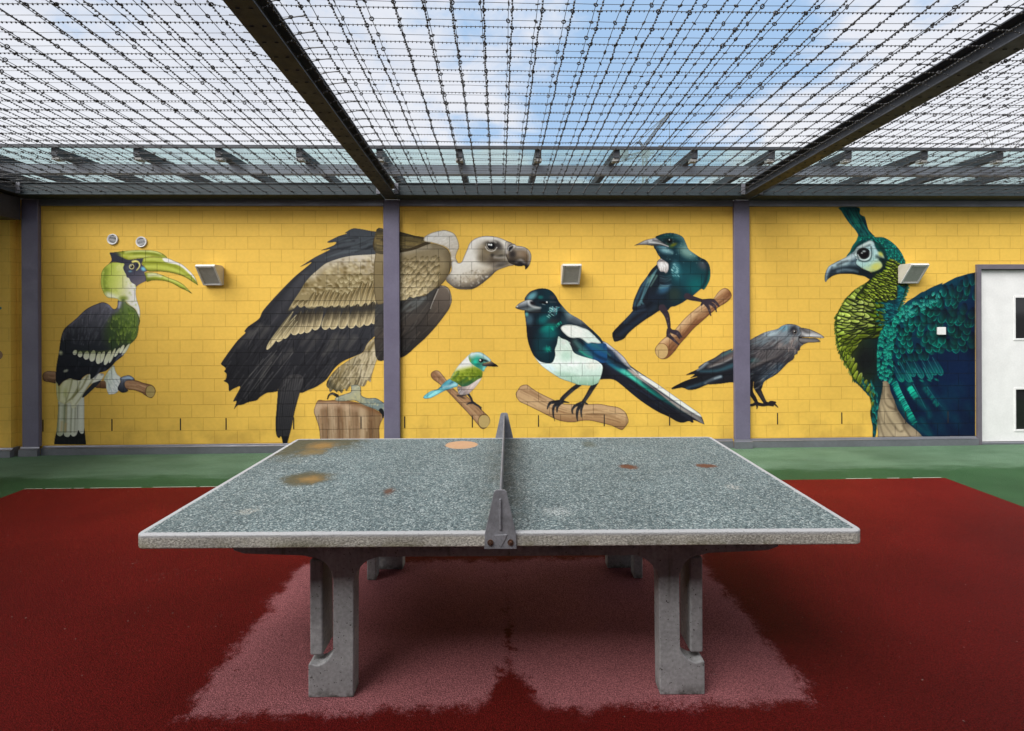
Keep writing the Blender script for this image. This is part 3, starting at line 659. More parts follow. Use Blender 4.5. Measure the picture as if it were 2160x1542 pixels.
def tui():
    A = Art(1284, 486, 1546, 762, 9)
    A.use('T1')
    m = A.solid("1190 800 1250 720 1310 680 1360 690 1397 740 1392 790 1330 850 1260 890 1150 980 1060 1060 980 1130 900 1220 820 1310 760 1390 690 1460 620 1477 560 1440 538 1370 570 1310 640 1240 740 1170 800 1100 880 1010 960 940 1060 860 1120 830", A.grad(900, 980, 990, 1080, (196, 162, 124), (200, 168, 132), (168, 128, 94), (122, 84, 60)), 'branch', rim=(104, 66, 44))
    A.wood(m, [1330, 750, 1150, 880, 980, 1000, 850, 1160, 700, 1330], 60)
    A.blob(615, 1385, 76, 90, (112, 74, 50), 1, 0, 1)
    A.blob(615, 1385, 71, 85, (190, 160, 112), 1, 0, 1)
    m = A.solid("540 115 580 85 660 62 740 60 810 80 860 115 890 180 920 245 980 290 1050 335 1110 365 1150 420 1163 500 1156 580 1130 640 1092 697 1060 690 1020 720 960 772 910 802 850 842 770 882 720 892 690 925 640 950 590 935 520 980 440 1030 330 1110 240 1190 190 1250 100 1282 75 1266 58 1200 75 1160 150 1080 220 1010 290 930 283 912 300 820 340 720 380 640 440 560 500 470 560 410 600 350 570 300 545 250 525 215",
                A.grad(350, 700, 1100, 500, (36, 39, 47), (34, 44, 53), (30, 58, 68), (32, 68, 74)), 'body')
    A.m = m
    A.blob(690, 110, 160, 60, (40, 84, 84), .8)
    A.blob(900, 270, 150, 90, (128, 160, 152), .85, 30)
    A.line([800, 80, 860, 130, 900, 210, 980, 290], 24, 14, (120, 156, 154), .7, 7)
    A.blob(640, 245, 120, 60, (104, 146, 160), .8, 25)
    A.line([640, 250, 730, 280], 12, 8, (160, 196, 200), .7, 4)
    A.blob(780, 480, 70, 130, (110, 176, 186), .7, -12)
    A.blob(850, 540, 240, 180, (34, 88, 96), .6)
    A.blob(1000, 650, 140, 130, (24, 104, 104), .7)
    A.blob(1080, 420, 90, 70, (84, 80, 88), .75, 35)
    A.line([1160, 500, 1130, 620, 1092, 690], 12, 8, (30, 140, 124), .7, 4)
    A.line([1040, 340, 1110, 390, 1130, 480, 1110, 600, 1060, 690], 12, 8, (30, 34, 40), .8, 4)
    A.blob(760, 750, 100, 110, (54, 66, 58), .7)
    A.blob(640, 690, 110, 60, (64, 104, 132), .75, -30)
    A.line([600, 670, 680, 655], 12, 8, (120, 170, 182), .7, 4)
    A.blob(540, 790, 120, 80, (36, 46, 60), .6)
    A.line([460, 560, 380, 700, 310, 870], 14, 9, (78, 122, 142), .7, 4)
    for i in range(7):
        A.line([560 - i * 16, 470 + i * 18, 470 - i * 14, 640 + i * 28, 340 + i * 12, 880 - i * 4], 5, 2.5, A.r.choice([(100, 140, 150), (24, 28, 36), (70, 112, 120)]), .8, 2)
    for p in ([560, 540, 490, 660], [500, 540, 460, 620], [530, 530, 480, 610]):
        A.line(p, 7, 3, (130, 166, 150), .7, 2)
    for i in range(16):
        y = 540 + i * 7
        A.line([600, y + A.r.uniform(-5, 5), 660, y + 14, 720, y + A.r.uniform(-15, 5)], 3.5, 2, A.r.choice([(90, 110, 120), (36, 40, 48)]), .5, 1.5)
    for i in range(34):
        x, y = A.r.uniform(720, 800), A.r.uniform(400, 540)
        A.line([x, y, x + 16, y + A.r.uniform(6, 20)], 4, 2, A.r.choice([(160, 206, 210), (60, 110, 120), (190, 222, 222)]), .6, 1)
    A.line([410, 905, 300, 960, 200, 1060], 18, 8, (74, 102, 130), .6, 6)
    A.line([540, 900, 330, 1060, 110, 1230], 12, 9, (54, 72, 96), .6, 6)
    A.line([300, 920, 420, 900, 500, 840], 9, 6, (24, 26, 32), .8, 3)
    A.line([600, 880, 400, 1060, 180, 1240], 16, 12, (40, 46, 46), .6, 6)
    A.blob(110, 1230, 60, 50, (46, 44, 48), .7)
    A.blob(700, 150, 110, 50, (26, 34, 38), .8, 10)
    A.blob(745, 195, 60, 26, (118, 118, 40), .8, -25)
    A.line([680, 190, 740, 230], 10, 6, (60, 90, 60), .7, 3)
    A.m = None
    A.mottle(m * (A.Y < 70), 70, 1.2, 2.6, [(140, 176, 170), (40, 70, 72), (176, 200, 190)], .35)
    A.blob(704, 150, 32, 26, (34, 42, 40), 1, 0, 1)
    A.blob(706, 150, 20, 18, (14, 16, 18), 1, 0, 1)
    A.blob(700, 138, 7, 7, (220, 226, 224), 1, 0, 1)
    m = A.solid("600 348 640 368 690 405 692 470 662 512 640 495 600 492 572 440 560 390", A.grad(610, 370, 640, 500, (176, 168, 166), (226, 224, 224), (190, 182, 180)), 'throat_tuft', rim=(70, 66, 70))
    A.streaks(m, 40, 12, .8, 78, [(240, 240, 240), (130, 120, 118)], .5, 10)
    A.blob(610, 370, 30, 16, (84, 74, 76), .7)
    m = A.solid("302 203 360 174 430 140 500 124 545 116 600 150 690 205 692 217 600 200 520 206 430 194 360 196", A.grad(450, 130, 460, 205, (216, 214, 214), (150, 150, 150), (64, 64, 66)), 'beak', rim=(56, 54, 52))
    A.line([520, 140, 580, 150], 7, 5, (60, 60, 64), .8, 2)
    A.line([480, 165, 600, 180, 690, 212], 5, 4, (226, 228, 228), .9, 1.5)
    K = (62, 54, 62)
    for t, a, b in (("620 900 670 980 690 1060 702 1150", 40, 17), ("700 1150 690 1200 740 1250 805 1310", 30, 9), ("700 1150 760 1180 790 1200 815 1240", 24, 10), ("710 1160 790 1170 835 1225", 22, 9), ("700 1160 675 1215", 22, 12),
                    ("900 770 950 790 1010 805 1085 825", 36, 18), ("1085 825 1180 815 1230 850 1258 885", 24, 9), ("1100 830 1180 860 1215 900 1228 942", 24, 8), ("1100 840 1140 900 1165 985", 24, 9), ("1085 830 1060 865", 20, 12)):
        A.line(t, a, b, K, 1, .8, 'leg')
    for x, y in ((700, 1200), (760, 1260), (790, 1190), (1150, 870), (1200, 880), (1150, 930), (1220, 855), (690, 1080), (680, 1020)):
        A.blob(x, y, 14, 20, (104, 92, 96), .6, 20)
    A.rim((48, 44, 44), .55)
    return A


def silvereye():
    A = Art(888, 736, 1056, 912, 11)
    A.use('S1')
    m = A.solid("238 460 280 425 330 412 390 440 480 550 600 700 700 790 850 860 1000 990 1100 1085 1190 1168 1240 1230 1247 1300 1210 1372 1150 1418 1090 1408 1000 1302 880 1162 700 972 520 782 380 652 270 572 233 510", A.grad(560, 800, 680, 700, (140, 104, 80), (176, 142, 112), (150, 116, 90)), 'branch', rim=(90, 60, 44))
    A.wood(m, [300, 480, 600, 800, 900, 1050, 1080, 1230], 40)
    A.blob(820, 900, 90, 40, (196, 156, 112), .7, 35)
    A.blob(760, 870, 120, 30, (70, 56, 50), .8, 25)
    A.blob(1147, 1290, 107, 124, (88, 60, 40), 1, 0, 1)
    A.blob(1147, 1290, 98, 115, (176, 152, 104), 1, 0, 1)
    K = (50, 50, 58)
    for t, a, b in (("800 810 840 840", 24, 12), ("870 815 920 890 950 960", 26, 16), ("950 960 1010 1000 1060 1030 1095 1080", 22, 14), ("960 965 900 975 850 995", 22, 9), ("1060 1030 1100 1050", 14, 10), ("690 850 760 850 830 835", 10, 10)):
        A.line(t, a, b, K, 1, .8, 'leg')
    m = A.solid("105 872 140 830 240 765 340 740 410 680 470 620 560 555 630 580 700 640 690 690 600 718 480 762 330 842 240 887 150 902 110 892", A.grad(150, 850, 650, 620, (118, 192, 206), (140, 206, 210), (84, 150, 164), (110, 170, 186)), 'tail', rim=(50, 110, 130))
    A.line([420, 700, 330, 745, 160, 860], 8, 6, (44, 104, 124), .8, 2)
    A.line([600, 620, 520, 690, 430, 705], 12, 7, (30, 60, 84), .8, 3)
    A.line([660, 655, 560, 680, 450, 705], 12, 8, (206, 232, 236), .9, 4)
    A.line([300, 790, 200, 860], 16, 10, (170, 224, 218), .7, 5)
    m = A.solid("690 690 760 690 860 670 950 620 1040 560 1110 500 1125 440 1112 530 1062 620 990 712 930 772 870 822 750 832 700 792", A.grad(1080, 540, 740, 800, (216, 206, 206), (206, 190, 186), (186, 166, 160), (110, 104, 108)), 'belly')
    A.streaks(m, 30, 12, 1, 130, [(226, 218, 218), (150, 136, 134)], .5, 10)
    m = A.solid("560 570 580 530 620 450 690 350 760 270 830 200 880 150 960 110 1000 300 1080 380 1120 440 1110 530 1040 572 950 632 860 682 760 692 690 642 640 612", A.grad(800, 300, 850, 680, (216, 218, 206), (196, 200, 150), (132, 146, 48), (96, 116, 44), (64, 104, 84)), 'wing')
    A.m = m
    A.shade("600 480 700 400 800 380 900 350 1000 340 1090 390 1120 450 1110 530 960 560 800 540 600 560", A.grad(700, 400, 800, 600, (176, 184, 84), (130, 146, 44), (104, 124, 40)), .85, 4)
    A.shade("880 150 960 110 920 290 960 330 860 350 760 370 680 400 640 430 700 340 800 230", (224, 222, 222), .9, 4)
    for i in range(34):
        x, y = A.r.uniform(640, 1080), A.r.uniform(400, 560)
        (cx, cy), = A.pts([x, y])
        A.fea(cx, cy, 150, 9, 3, (84, 104, 30), (164, 176, 74), None, None, .6)
    for p in ([700, 470, 620, 560], [860, 540, 720, 640], [960, 560, 800, 680], [1060, 520, 900, 640]):
        A.line(p, 7, 4, (40, 84, 62), .8, 3)
    A.line([620, 470, 560, 560], 9, 7, (190, 216, 196), .8, 3)
    A.m = None
    m = A.solid("880 200 890 150 960 112 1040 100 1110 115 1180 160 1245 215 1262 255 1160 300 1200 345 1168 378 1135 440 1080 395 1000 350 950 315 905 270", A.grad(900, 200, 1180, 330, (92, 134, 96), (60, 160, 140), (70, 130, 116), (90, 150, 146)), 'head')
    A.m = m
    A.line([930, 140, 1040, 125, 1160, 180, 1250, 255], 44, 16, (214, 226, 234), 1, 6)
    A.blob(1000, 270, 46, 46, (50, 190, 164), .8)
    A.blob(905, 250, 26, 60, (150, 160, 60), .7)
    A.blob(1040, 330, 60, 40, (36, 120, 110), .8)
    A.blob(1150, 390, 40, 60, (130, 212, 204), .9)
    A.blob(1170, 250, 80, 26, (28, 40, 44), .9, 20)
    A.m = None
    A.blob(1093, 248, 38, 36, (28, 24, 26), 1, 0, 1)
    A.blob(1080, 240, 14, 16, (226, 220, 214), 1, 0, 1)
    m = A.solid("1130 300 1240 272 1262 256 1310 285 1392 347 1300 352 1200 347 1120 335", A.grad(1200, 270, 1220, 350, (150, 140, 136), (96, 84, 84), (34, 32, 36)), 'beak', rim=(40, 36, 38))
    A.line([1140, 296, 1240, 288], 6, 4, (180, 140, 84), .8, 1.5)
    A.rim((60, 64, 60), .45)
    return A


def crow():
    A = Art(1412, 678, 1744, 866, 13)
    A.use('C1')
    K = (44, 40, 44)
    for t, a, b in (("1230 840 1215 900 1250 980 1320 1110", 60, 24), ("1130 830 1130 960 1180 1050 1210 1110", 40, 22), ("1210 1110 1160 1135 1110 1140", 26, 16), ("1200 1110 1215 1150 1212 1185", 22, 8), ("1210 1120 1290 1135 1360 1130 1420 1140", 26, 18), ("1320 1110 1370 1120 1430 1120 1470 1150 1485 1168", 24, 7), ("1370 1120 1395 1098 1450 1105", 22, 16)):
        A.line(t, a, b, K, 1, .8, 'leg')
    A.line([1250, 970, 1310, 1080], 8, 6, (92, 86, 90), .6, 3)
    m = A.solid("880 430 1000 355 1120 290 1200 245 1300 195 1400 165 1480 145 1530 110 1600 85 1680 85 1750 105 1800 150 1800 260 1770 300 1822 345 1790 372 1775 400 1770 425 1745 440 1740 470 1705 490 1700 520 1680 550 1640 575 1600 608 1560 650 1500 712 1430 762 1340 812 1300 850 1265 940 1180 930 1190 850 1130 830 1000 842 920 852 880 842 750 860 600 872 570 872 450 922 400 937 320 942 240 912 130 932 98 926 130 895 280 820 440 768 340 787 400 738 290 748 330 720 450 662 450 640 540 580 660 520 760 450 800 435 900 400",
                A.grad(1350, 200, 1300, 820, (130, 138, 146), (88, 86, 90), (66, 62, 66), (48, 52, 60), (36, 38, 44)), 'body')
    A.m = m
    A.blob(1560, 140, 100, 56, (110, 158, 176), .8, -10)
    A.blob(1400, 210, 160, 44, (170, 186, 194), .8, -18)
    A.blob(1690, 170, 80, 90, (40, 40, 46), .95)
    A.blob(1700, 300, 70, 90, (150, 134, 128), .7, 15)
    A.blob(1740, 420, 60, 110, (66, 60, 66), .8, 20)
    A.blob(1500, 360, 180, 60, (150, 138, 134), .6, 10)
    A.blob(750, 640, 330, 130, (46, 48, 54), .7, -22)
    A.blob(1280, 320, 130, 60, (110, 122, 130), .6, -20)
    A.blob(1330, 760, 150, 60, (56, 66, 78), .8, -20)
    A.blob(1180, 560, 100, 50, (74, 112, 116), .7)
    A.line([1520, 640, 1400, 760, 1300, 850], 26, 18, (60, 84, 104), .7, 8)
    A.m = None
    A.streaks(m * (A.X + A.o[0] > 1580), 320, 19, .9, lambda x, y: 150 - (x - 1600) * .25, [(40, 40, 46), (150, 146, 146), (120, 136, 142), (60, 56, 60)], .5, 10)
    A.m = m
    for i in range(9):
        x = 1600 - i * 42
        A.line([x, 400 + i * 6, x - 120, 520 + i * 14, x - 320, 600 + i * 22], 9, 4, (44, 42, 46), .7, 3)
        A.line([x - 16, 400 + i * 6, x - 130, 506 + i * 14, x - 330, 584 + i * 22], 6, 3, (168, 158, 154), .55, 3)
    for i in range(26):
        x, y = A.r.uniform(1620, 1720), A.r.uniform(260, 420)
        A.line([x, y, x - 8, y + 50], 4, 2, A.r.choice([(196, 176, 166), (90, 80, 80)]), .6, 1)
    for p, w, c in (([930, 430, 760, 500, 580, 600], 26, (92, 92, 96)), ([930, 480, 800, 540, 580, 640], 22, (126, 112, 106)), ([880, 530, 760, 590, 600, 640], 5, (206, 202, 198)), ([560, 580, 500, 640, 440, 680], 18, (170, 180, 186)), ([900, 620, 700, 690, 480, 700], 26, (60, 92, 104)),
                    ([920, 700, 700, 730, 400, 745], 20, (36, 36, 42)), ([740, 770, 560, 840, 300, 920], 22, (74, 104, 124)), ([740, 768, 640, 800, 540, 850], 9, (206, 204, 204)), ([480, 780, 300, 850, 130, 915], 12, (32, 32, 38)), ([640, 800, 500, 860, 360, 910], 7, (40, 48, 58)), ([880, 780, 700, 820, 580, 850], 20, (44, 42, 48)), ([900, 420, 760, 490], 12, (70, 120, 122)), ([700, 560, 560, 660], 6, (60, 58, 60))):
        A.line(p, w, w * .5, c, .8, 3)
    A.m = None
    m = A.solid("1760 262 1900 264 1990 269 2037 306 2030 316 1960 323 1880 326 1822 347 1765 318", A.grad(1880, 262, 1870, 345, (92, 90, 92), (128, 124, 124), (70, 68, 72)), 'lower_beak', rim=(40, 38, 42))
    m = A.solid("1765 132 1880 145 1960 175 2030 210 2092 258 2040 266 1900 257 1755 257 1790 200", A.grad(1900, 140, 1860, 262, (124, 122, 124), (150, 146, 146), (196, 194, 196), (110, 106, 108)), 'upper_beak', rim=(40, 38, 42))
    A.line([1800, 150, 1860, 190, 1890, 200], 20, 8, (56, 54, 58), .85, 5)
    A.line([1850, 235, 1960, 225, 2060, 250], 12, 8, (216, 214, 216), .8, 4)
    A.line([1760, 258, 1900, 260, 2040, 266], 5, 4, (20, 18, 20), 1, 1)
    A.blob(1708, 187, 28, 26, (120, 108, 104), 1, 0, 1)
    A.blob(1708, 187, 20, 19, (20, 20, 22), 1, 0, 1)
    A.blob(1700, 178, 7, 7, (220, 220, 220), 1, 0, 1)
    A.rim((44, 42, 46), .5)
    return A


def peacock():
    A = Art(1736, 430, 2060, 932, 17)
    N = (12, 38, 60)
    A.use('P3')
    # broad wing and back
    m = A.solid("100 380 300 560 480 600 520 560 600 485 660 450 720 410 790 362 830 350 920 300 1000 265 1085 232 1075 255 1180 200 1260 160 1330 140 1400 118 1460 105 1520 92 1522 92 1524 93 1524 800 1524 1600 1524 2383 1524 2384 1200 2384 500 2384 200 2384 198 2383 200 2100 190 1800 170 1500 120 900", A.grad(500, 600, 1200, 1300, (22, 70, 84), (16, 56, 74), (12, 40, 66), (12, 34, 58)), 'wing')
    A.p[(A.Y + A.o[1] > 788) & (m > .5)] = A.part('tail')
    wing = m
    A.m = wing
    A.blob(1300, 1500, 500, 500, (8, 40, 72), .7)
    A.blob(1250, 900, 160, 110, (20, 26, 40), .5)
    A.blob(520, 690, 140, 60, (22, 40, 52), .6)
    A.blob(1500, 1100, 120, 200, (18, 24, 40), .6)
    A.m = None
    rg = A.mask("480 640 620 500 760 400 920 320 1100 240 1300 170 1520 110 1540 1000 1100 1010 900 1130 760 1180 640 1330 560 1450 260 1540 150 1540 170 1200 190 950 330 760")
    def f(px, py, x, y):
        k = min(1, max(0, (x - 150) / 900))
        fade = min(1, max(.0, 1.25 - (x / 1700) - max(0, y - 950) / 900))
        if A.r.random() > .4 + .5 * fade:
            return
        L = 13 + 11 * k + A.r.uniform(-2, 2)
        b = A.r.uniform(.85, 1.25) * (.5 + .5 * fade)
        ang = 100 - 50 * min(1, max(0, (700 - y) / 500)) * (1 - k) + (28 if x < 350 else 0) * (1 if y > 900 else .3) - (30 * k if y > 900 else 0) + A.r.uniform(-14, 14)
        A.fea(px, py, ang, L + 3, (3.4 + 4.2 * k) * (1.1 if y > 500 else .8), (4, 20, 36), (16 * b, 104 * b, 94 * b), (44 * b, 196 * b, 164 * b) if A.r.random() < .6 else (10 * b, 70 * b, 74 * b), None, .45 + .5 * fade, .66, None, -.35)
    A.m = wing
    A.field(rg, 14.5, (.35, 1), f)
    # bright flecks down the leading edge
    for i in range(230):
        y = A.r.uniform(520, 1542)
        e = 560 - (y - 520) * 1.0 if y < 760 else 330 - (y - 760) * .55 if y < 1000 else 195
        x = e + A.r.uniform(-25, 190) * (1 if y > 700 else .6)
        (cx, cy), = A.pts([x, y])
        A.fea(cx, cy, 118 if y < 900 else 96 + (x - 200) * -.12, A.r.uniform(6, 11), A.r.uniform(1.8, 3.4), (14, 60, 66), (36, 160, 136), (80, 216, 180), None, .85)
    for i in range(60):
        t = A.r.random()
        x, y = 520 + 560 * t, 570 - 320 * t + A.r.uniform(10, 170)
        (cx, cy), = A.pts([x, y])
        A.fea(cx, cy, 140 - 60 * A.r.random(), A.r.uniform(7, 12), A.r.uniform(2, 3.4), (12, 60, 70), (60, 176, 156), (130, 224, 200), None, .75)
    # long wing feathers
    for i, (x, y) in enumerate(((640, 1330), (740, 1330), (850, 1320), (930, 1310), (1000, 1290), (560, 1360), (480, 1400))):
        (cx, cy), = A.pts([x - 60, y - 50])
        A.fea(cx, cy, 62, 40 + 4 * (i % 3), 7, (12, 44, 66), (24, 110, 104), (40, 150, 130), (90, 160, 160), .75, .75)
    A.use('P4')
    for pts, c, w in (([560, 390, 620, 560, 700, 760, 800, 950, 960, 1150, 1200, 1360], (16, 116, 104), 34), ([830, 440, 900, 580, 1000, 720, 1160, 900, 1200, 1010], (20, 112, 98), 44), ([1120, 440, 1240, 620, 1420, 800, 1520, 1010], (16, 84, 88), 50), ([1050, 1080, 1150, 1220, 1260, 1380], (16, 92, 92), 46), ([620, 760, 760, 960, 900, 1150, 1010, 1260], (14, 90, 88), 40)):
        A.line(pts, w, w * .6, c, .6, 6)
    for i in range(150):
        t = A.r.random()
        if i < 95:
            x, y = 555 + 330 * t ** 1.1 + (40 * t), 400 + 740 * t
        else:
            x, y = 830 + 120 * t, 490 + 190 * t
        b = 1 - .5 * max(0, t - .6)
        A.line([x + 46, y - 26, x, y, x - 26 + A.r.uniform(-14, 14), y + 30], 7, 3, A.r.choice([(30 * b, 190 * b, 156 * b), (24 * b, 150 * b, 128 * b), (16, 92, 92), (60 * b, 214 * b, 178 * b)]), .75, 1.2)
    for p in ([620, 390, 720, 650, 860, 900], [910, 430, 1020, 640, 1130, 860], [1160, 480, 1300, 680, 1420, 830], [940, 160, 1090, 370], [1100, 140, 1200, 320], [780, 190, 900, 380]):
        A.line(p, 5, 3, (84, 168, 160), .7, 1.2)
    for i in range(70):
        x, y = A.r.uniform(950, 2000), A.r.uniform(420, 1350)
        L = A.r.uniform(60, 150)
        A.line([x, y, x + L * .5, y + L], A.r.uniform(18, 46), 8, A.r.choice([(10, 64, 84), (14, 84, 88), (8, 40, 70), (34, 38, 66)]), .3, 10)
    for i in range(40):
        t = A.r.random()
        x, y = 1120 + 260 * t + A.r.uniform(-30, 10), 480 + 330 * t
        A.line([x, y, x - 30, y + 34], 7, 3, (22, 110, 100), .5, 2)
    for x, y in ((700, 350), (870, 370), (1060, 370), (1200, 360), (1330, 350)):
        A.blob(x, y, 60, 26, (26, 130, 110), .8, 25)
    A.m = None
    # pale flank feathers
    m = A.solid("340 420 400 372 470 420 500 560 560 700 625 880 700 1000 800 1130 960 1260 1070 1372 1090 1430 1090 1431 1089 1432 1087 1432 284 1432 282 1432 281 1431 281 1429 262 1250 248 1050 250 900 270 760 320 560", A.grad(330, 500, 700, 1400, (134, 120, 98), (170, 152, 124), (150, 134, 110), (172, 154, 130)), 'flank')
    fl = m
    A.m = m
    A.line([480, 420, 540, 640, 640, 900, 780, 1120, 1060, 1380], 40, 20, (58, 48, 44), .75, 14)
    A.line([300, 600, 262, 900, 270, 1300], 30, 14, (48, 44, 40), .7, 8)
    for p in ([345, 480, 370, 660, 440, 820, 610, 900], [310, 640, 380, 850, 480, 1060, 640, 1270, 720, 1280], [280, 860, 340, 1060, 450, 1240, 570, 1400], [262, 980, 310, 1180, 380, 1400], [640, 960, 720, 1120, 740, 1240, 700, 1280], [720, 1180, 800, 1300, 860, 1390], [450, 620, 520, 720, 620, 880]):
        A.line(p, 10, 6, (70, 60, 50), .85, 3)
    for p in ([400, 420, 420, 560], [410, 640, 520, 800], [330, 720, 430, 940, 580, 1150], [300, 960, 400, 1160, 520, 1350], [520, 940, 640, 1080, 690, 1220], [290, 1180, 340, 1400], [700, 1230, 780, 1380], [880, 1240, 1000, 1380], [600, 1320, 660, 1420]):
        A.line(p, 26, 16, (190, 172, 144), .6, 8)
    A.m = None
    # dark belly edge with teal fringe
    A.use('P2')
    m = A.solid("560 0 500 30 420 90 330 150 250 230 180 320 130 420 86 500 80 600 75 690 86 800 110 920 130 1010 190 1110 240 1190 290 1280 330 1360 400 1420 480 1500 530 1570 560 1700 545 1800 560 1900 580 2000 580 2130 620 2130 640 2000 650 1800 690 1600 720 1400 650 1300 640 1000 660 800 720 650 860 520 940 420 1000 280 1050 130 1060 60 930 40 700 -20",
                A.grad(120, 600, 900, 560, (74, 84, 40), (48, 58, 36), (24, 40, 44), (20, 56, 66)), 'neck')
    nk = m
    A.m = m
    A.blob(480, 1100, 200, 300, (30, 32, 34), .95)
    A.blob(880, 120, 90, 160, (22, 28, 34), .9)
    A.blob(640, 1560, 120, 300, (20, 60, 70), .7)
    A.blob(800, 420, 160, 100, (20, 58, 74), .8)
    A.blob(960, 200, 90, 120, (24, 84, 92), .8)
    # scale feathers of neck and breast
    def g(px, py, x, y):
        if x > 700 - max(0, y - 500) * .1 or (x > max(430 - (y - 760) * .55, 255 + (y - 1010) * .58) and y > 760):
            return
        if y < 560:
            ang = 33 - y * .035 + (x - 300) * .03
        else:
            ang = 10 - (y - 560) * .17
            ang = max(ang, -68)
        e = max(0, 1 - x / 700)
        sz = (.65 + .55 * min(1, max(0, (x - 60) / 250))) * (1 if y < 800 else .85) * (.62 if y < 120 else 1)
        b = (.72 + .45 * e) * A.r.uniform(.85, 1.12) * (1 if y < 760 else .9)
        c = (172 * b, 190 * b, 92 * b) if x < 520 else (120 * b, 150 * b, 40 * b)
        if ang < -20 or y > 760:
            c = (150 * b, 166 * b, 62 * b)
        L = 25 * sz
        ca, sa = math.cos(math.radians(ang)), math.sin(math.radians(ang))
        A.fea(px - ca * L / 2 + 1.2 * sa, py - sa * L / 2 + 1.6, ang, L * 1.06, 5.6 * sz, (22, 26, 18), (22, 26, 18), None, None, .7, .5)
        A.fea(px - ca * L / 2, py - sa * L / 2, ang, L, 4.2 * sz, (c[0] * .72, c[1] * .76, c[2] * .55), (c[0] * 1.16, c[1] * 1.12, c[2] * 1.25), (206, 220, 150) if A.r.random() < .35 and x < 500 else None, None, .95, .5, None, .22)
    A.field(nk, 12.4, (.2, 1), g)
    # teal of nape and join
    for i in range(190):
        t = A.r.random()
        if i < 90:
            x, y = 600 + A.r.uniform(0, 330), 300 + A.r.uniform(0, 330)
            ang = 30 + A.r.uniform(-14, 14) if y < 500 else -8 + A.r.uniform(-14, 14)
        else:
            x, y = 890 + A.r.uniform(0, 170), 60 + A.r.uniform(0, 330)
            ang = -22 + A.r.uniform(-14, 14)
        (cx, cy), = A.pts([x, y])
        A.fea(cx, cy, ang, A.r.uniform(7, 13), A.r.uniform(1.2, 2), (16, 60, 72), A.r.choice([(30, 128, 124), (60, 170, 160), (24, 96, 110)]), None, None, .8, .5)
    for i in range(80):
        y = A.r.uniform(1300, 2130)
        x = 590 + A.r.uniform(-20, 60) - max(0, 1600 - y) * .05 if y > 1560 else 500 + A.r.uniform(-90, 130)
        (cx, cy), = A.pts([x, y])
        A.fea(cx, cy, 80, A.r.uniform(8, 16), 1.6, (16, 60, 70), A.r.choice([(30, 140, 130), (24, 90, 110), (60, 190, 160)]), None, None, .7, .6)
    A.m = None
    # ragged outline plumes
    def edge(t, n, ang, cols, L=9, w=1.6):
        p = A.pts(t)
        seg = np.hypot(*(np.diff(p, axis=0).T))
        for i in range(n):
            k = A.r.choices(range(len(seg)), seg)[0]
            u = A.r.random()
            q = p[k] * (1 - u) + p[k + 1] * u
            a = ang[0] + (ang[1] - ang[0]) * (k + u) / len(seg)
            A.fea(q[0] - .5 * L * math.cos(math.radians(a)), q[1] - .5 * L * math.sin(math.radians(a)), a + A.r.uniform(-10, 10), L * A.r.uniform(.8, 1.25), w, (40, 50, 24), A.r.choice(cols), None, None, 1, .5, 'neck')
    edge("560 20 420 90 330 150 250 230 180 320 130 420 86 500 78 690 100 860 130 1010 240 1190 330 1360", 130, (150, 100), [(166, 186, 96), (120, 140, 50), (84, 100, 40)])
    edge("330 1360 400 1420 480 1500 530 1570", 26, (60, 60), [(24, 90, 110), (30, 70, 80)])
    edge("1060 60 1050 130 1000 280 940 420", 40, (-30, 20), [(40, 150, 140), (24, 100, 110)], 8, 1.4)
    # head
    A.use('P1')
    m = A.solid("385 55 700 55 720 150 760 190 800 208 822 270 850 380 872 430 935 500 960 530 850 570 700 545 690 500 640 420 560 330 480 220 420 120", A.grad(420, 200, 800, 300, (26, 92, 94), (24, 56, 70), (30, 112, 100), (20, 58, 66)), 'crest')
    A.streaks(m, 110, 40, 1.1, 62, [(24, 34, 44), (36, 150, 122), (20, 70, 78), (50, 130, 120), (18, 28, 40)], .6, 4)
    m = A.solid("695 520 760 545 850 520 900 500 935 505 960 535 1040 538 1110 545 1200 590 1300 670 1390 780 1440 880 1465 970 1465 1320 1330 1330 1300 1550 900 1560 640 1542 880 1222 900 1110 760 1050 600 1000 500 870 560 770 600 680 660 600", A.grad(900, 560, 1000, 1300, (20, 110, 96), (22, 92, 90), (30, 44, 40), (44, 52, 30)), 'head')
    hd = m
    A.m = m
    A.blob(960, 1200, 200, 60, (36, 44, 36), .6)
    A.blob(1390, 1180, 110, 200, (24, 28, 34), .95)
    A.line([620, 790, 680, 690, 800, 600, 960, 590], 26, 30, (22, 36, 44), .9, 5)
    A.line([980, 600, 1080, 720, 1140, 880, 1160, 980, 1040, 1110], 54, 40, (24, 36, 38), .8, 9)
    def h(px, py, x, y):
        if x < 960 and 590 < y < 1190 or (x - 880) ** 2 + (y - 870) ** 2 < 270 ** 2:
            return
        if y < 960 - (1400 - x) * .3:
            c = A.r.choice([(30, 160, 132), (22, 122, 112), (60, 190, 160), (16, 84, 88)])
            A.fea(px, py, 20 + (x - 800) * .09, 6.5, 1.7, (16, 60, 64), c, None, None, .9, .5)
    def h2(px, py, x, y):
        if x < 960 and 590 < y < 1190 or (x - 880) ** 2 + (y - 870) ** 2 < 270 ** 2 or y < 960 - (1400 - x) * .3:
            return
        b = A.r.uniform(.7, 1.1) * (1 if x < 1250 else .75)
        an = 16 + (y - 1000) * .03 + A.r.uniform(-6, 6)
        A.fea(px - .4, py + 1.2, an, 12, 2.9, (24, 28, 16), (24, 28, 16), None, None, .8, .5)
        A.fea(px, py, an, 11, 2., (100 * b, 120 * b, 34 * b), (168 * b, 184 * b, 70 * b), (196 * b, 210 * b, 120 * b) if A.r.random() < .4 else None, None, .95, .5)
    A.field(hd, 5.4, (.2, 1), h)
    A.field(hd, 7.2, (.2, 1), h2)
    A.m = None
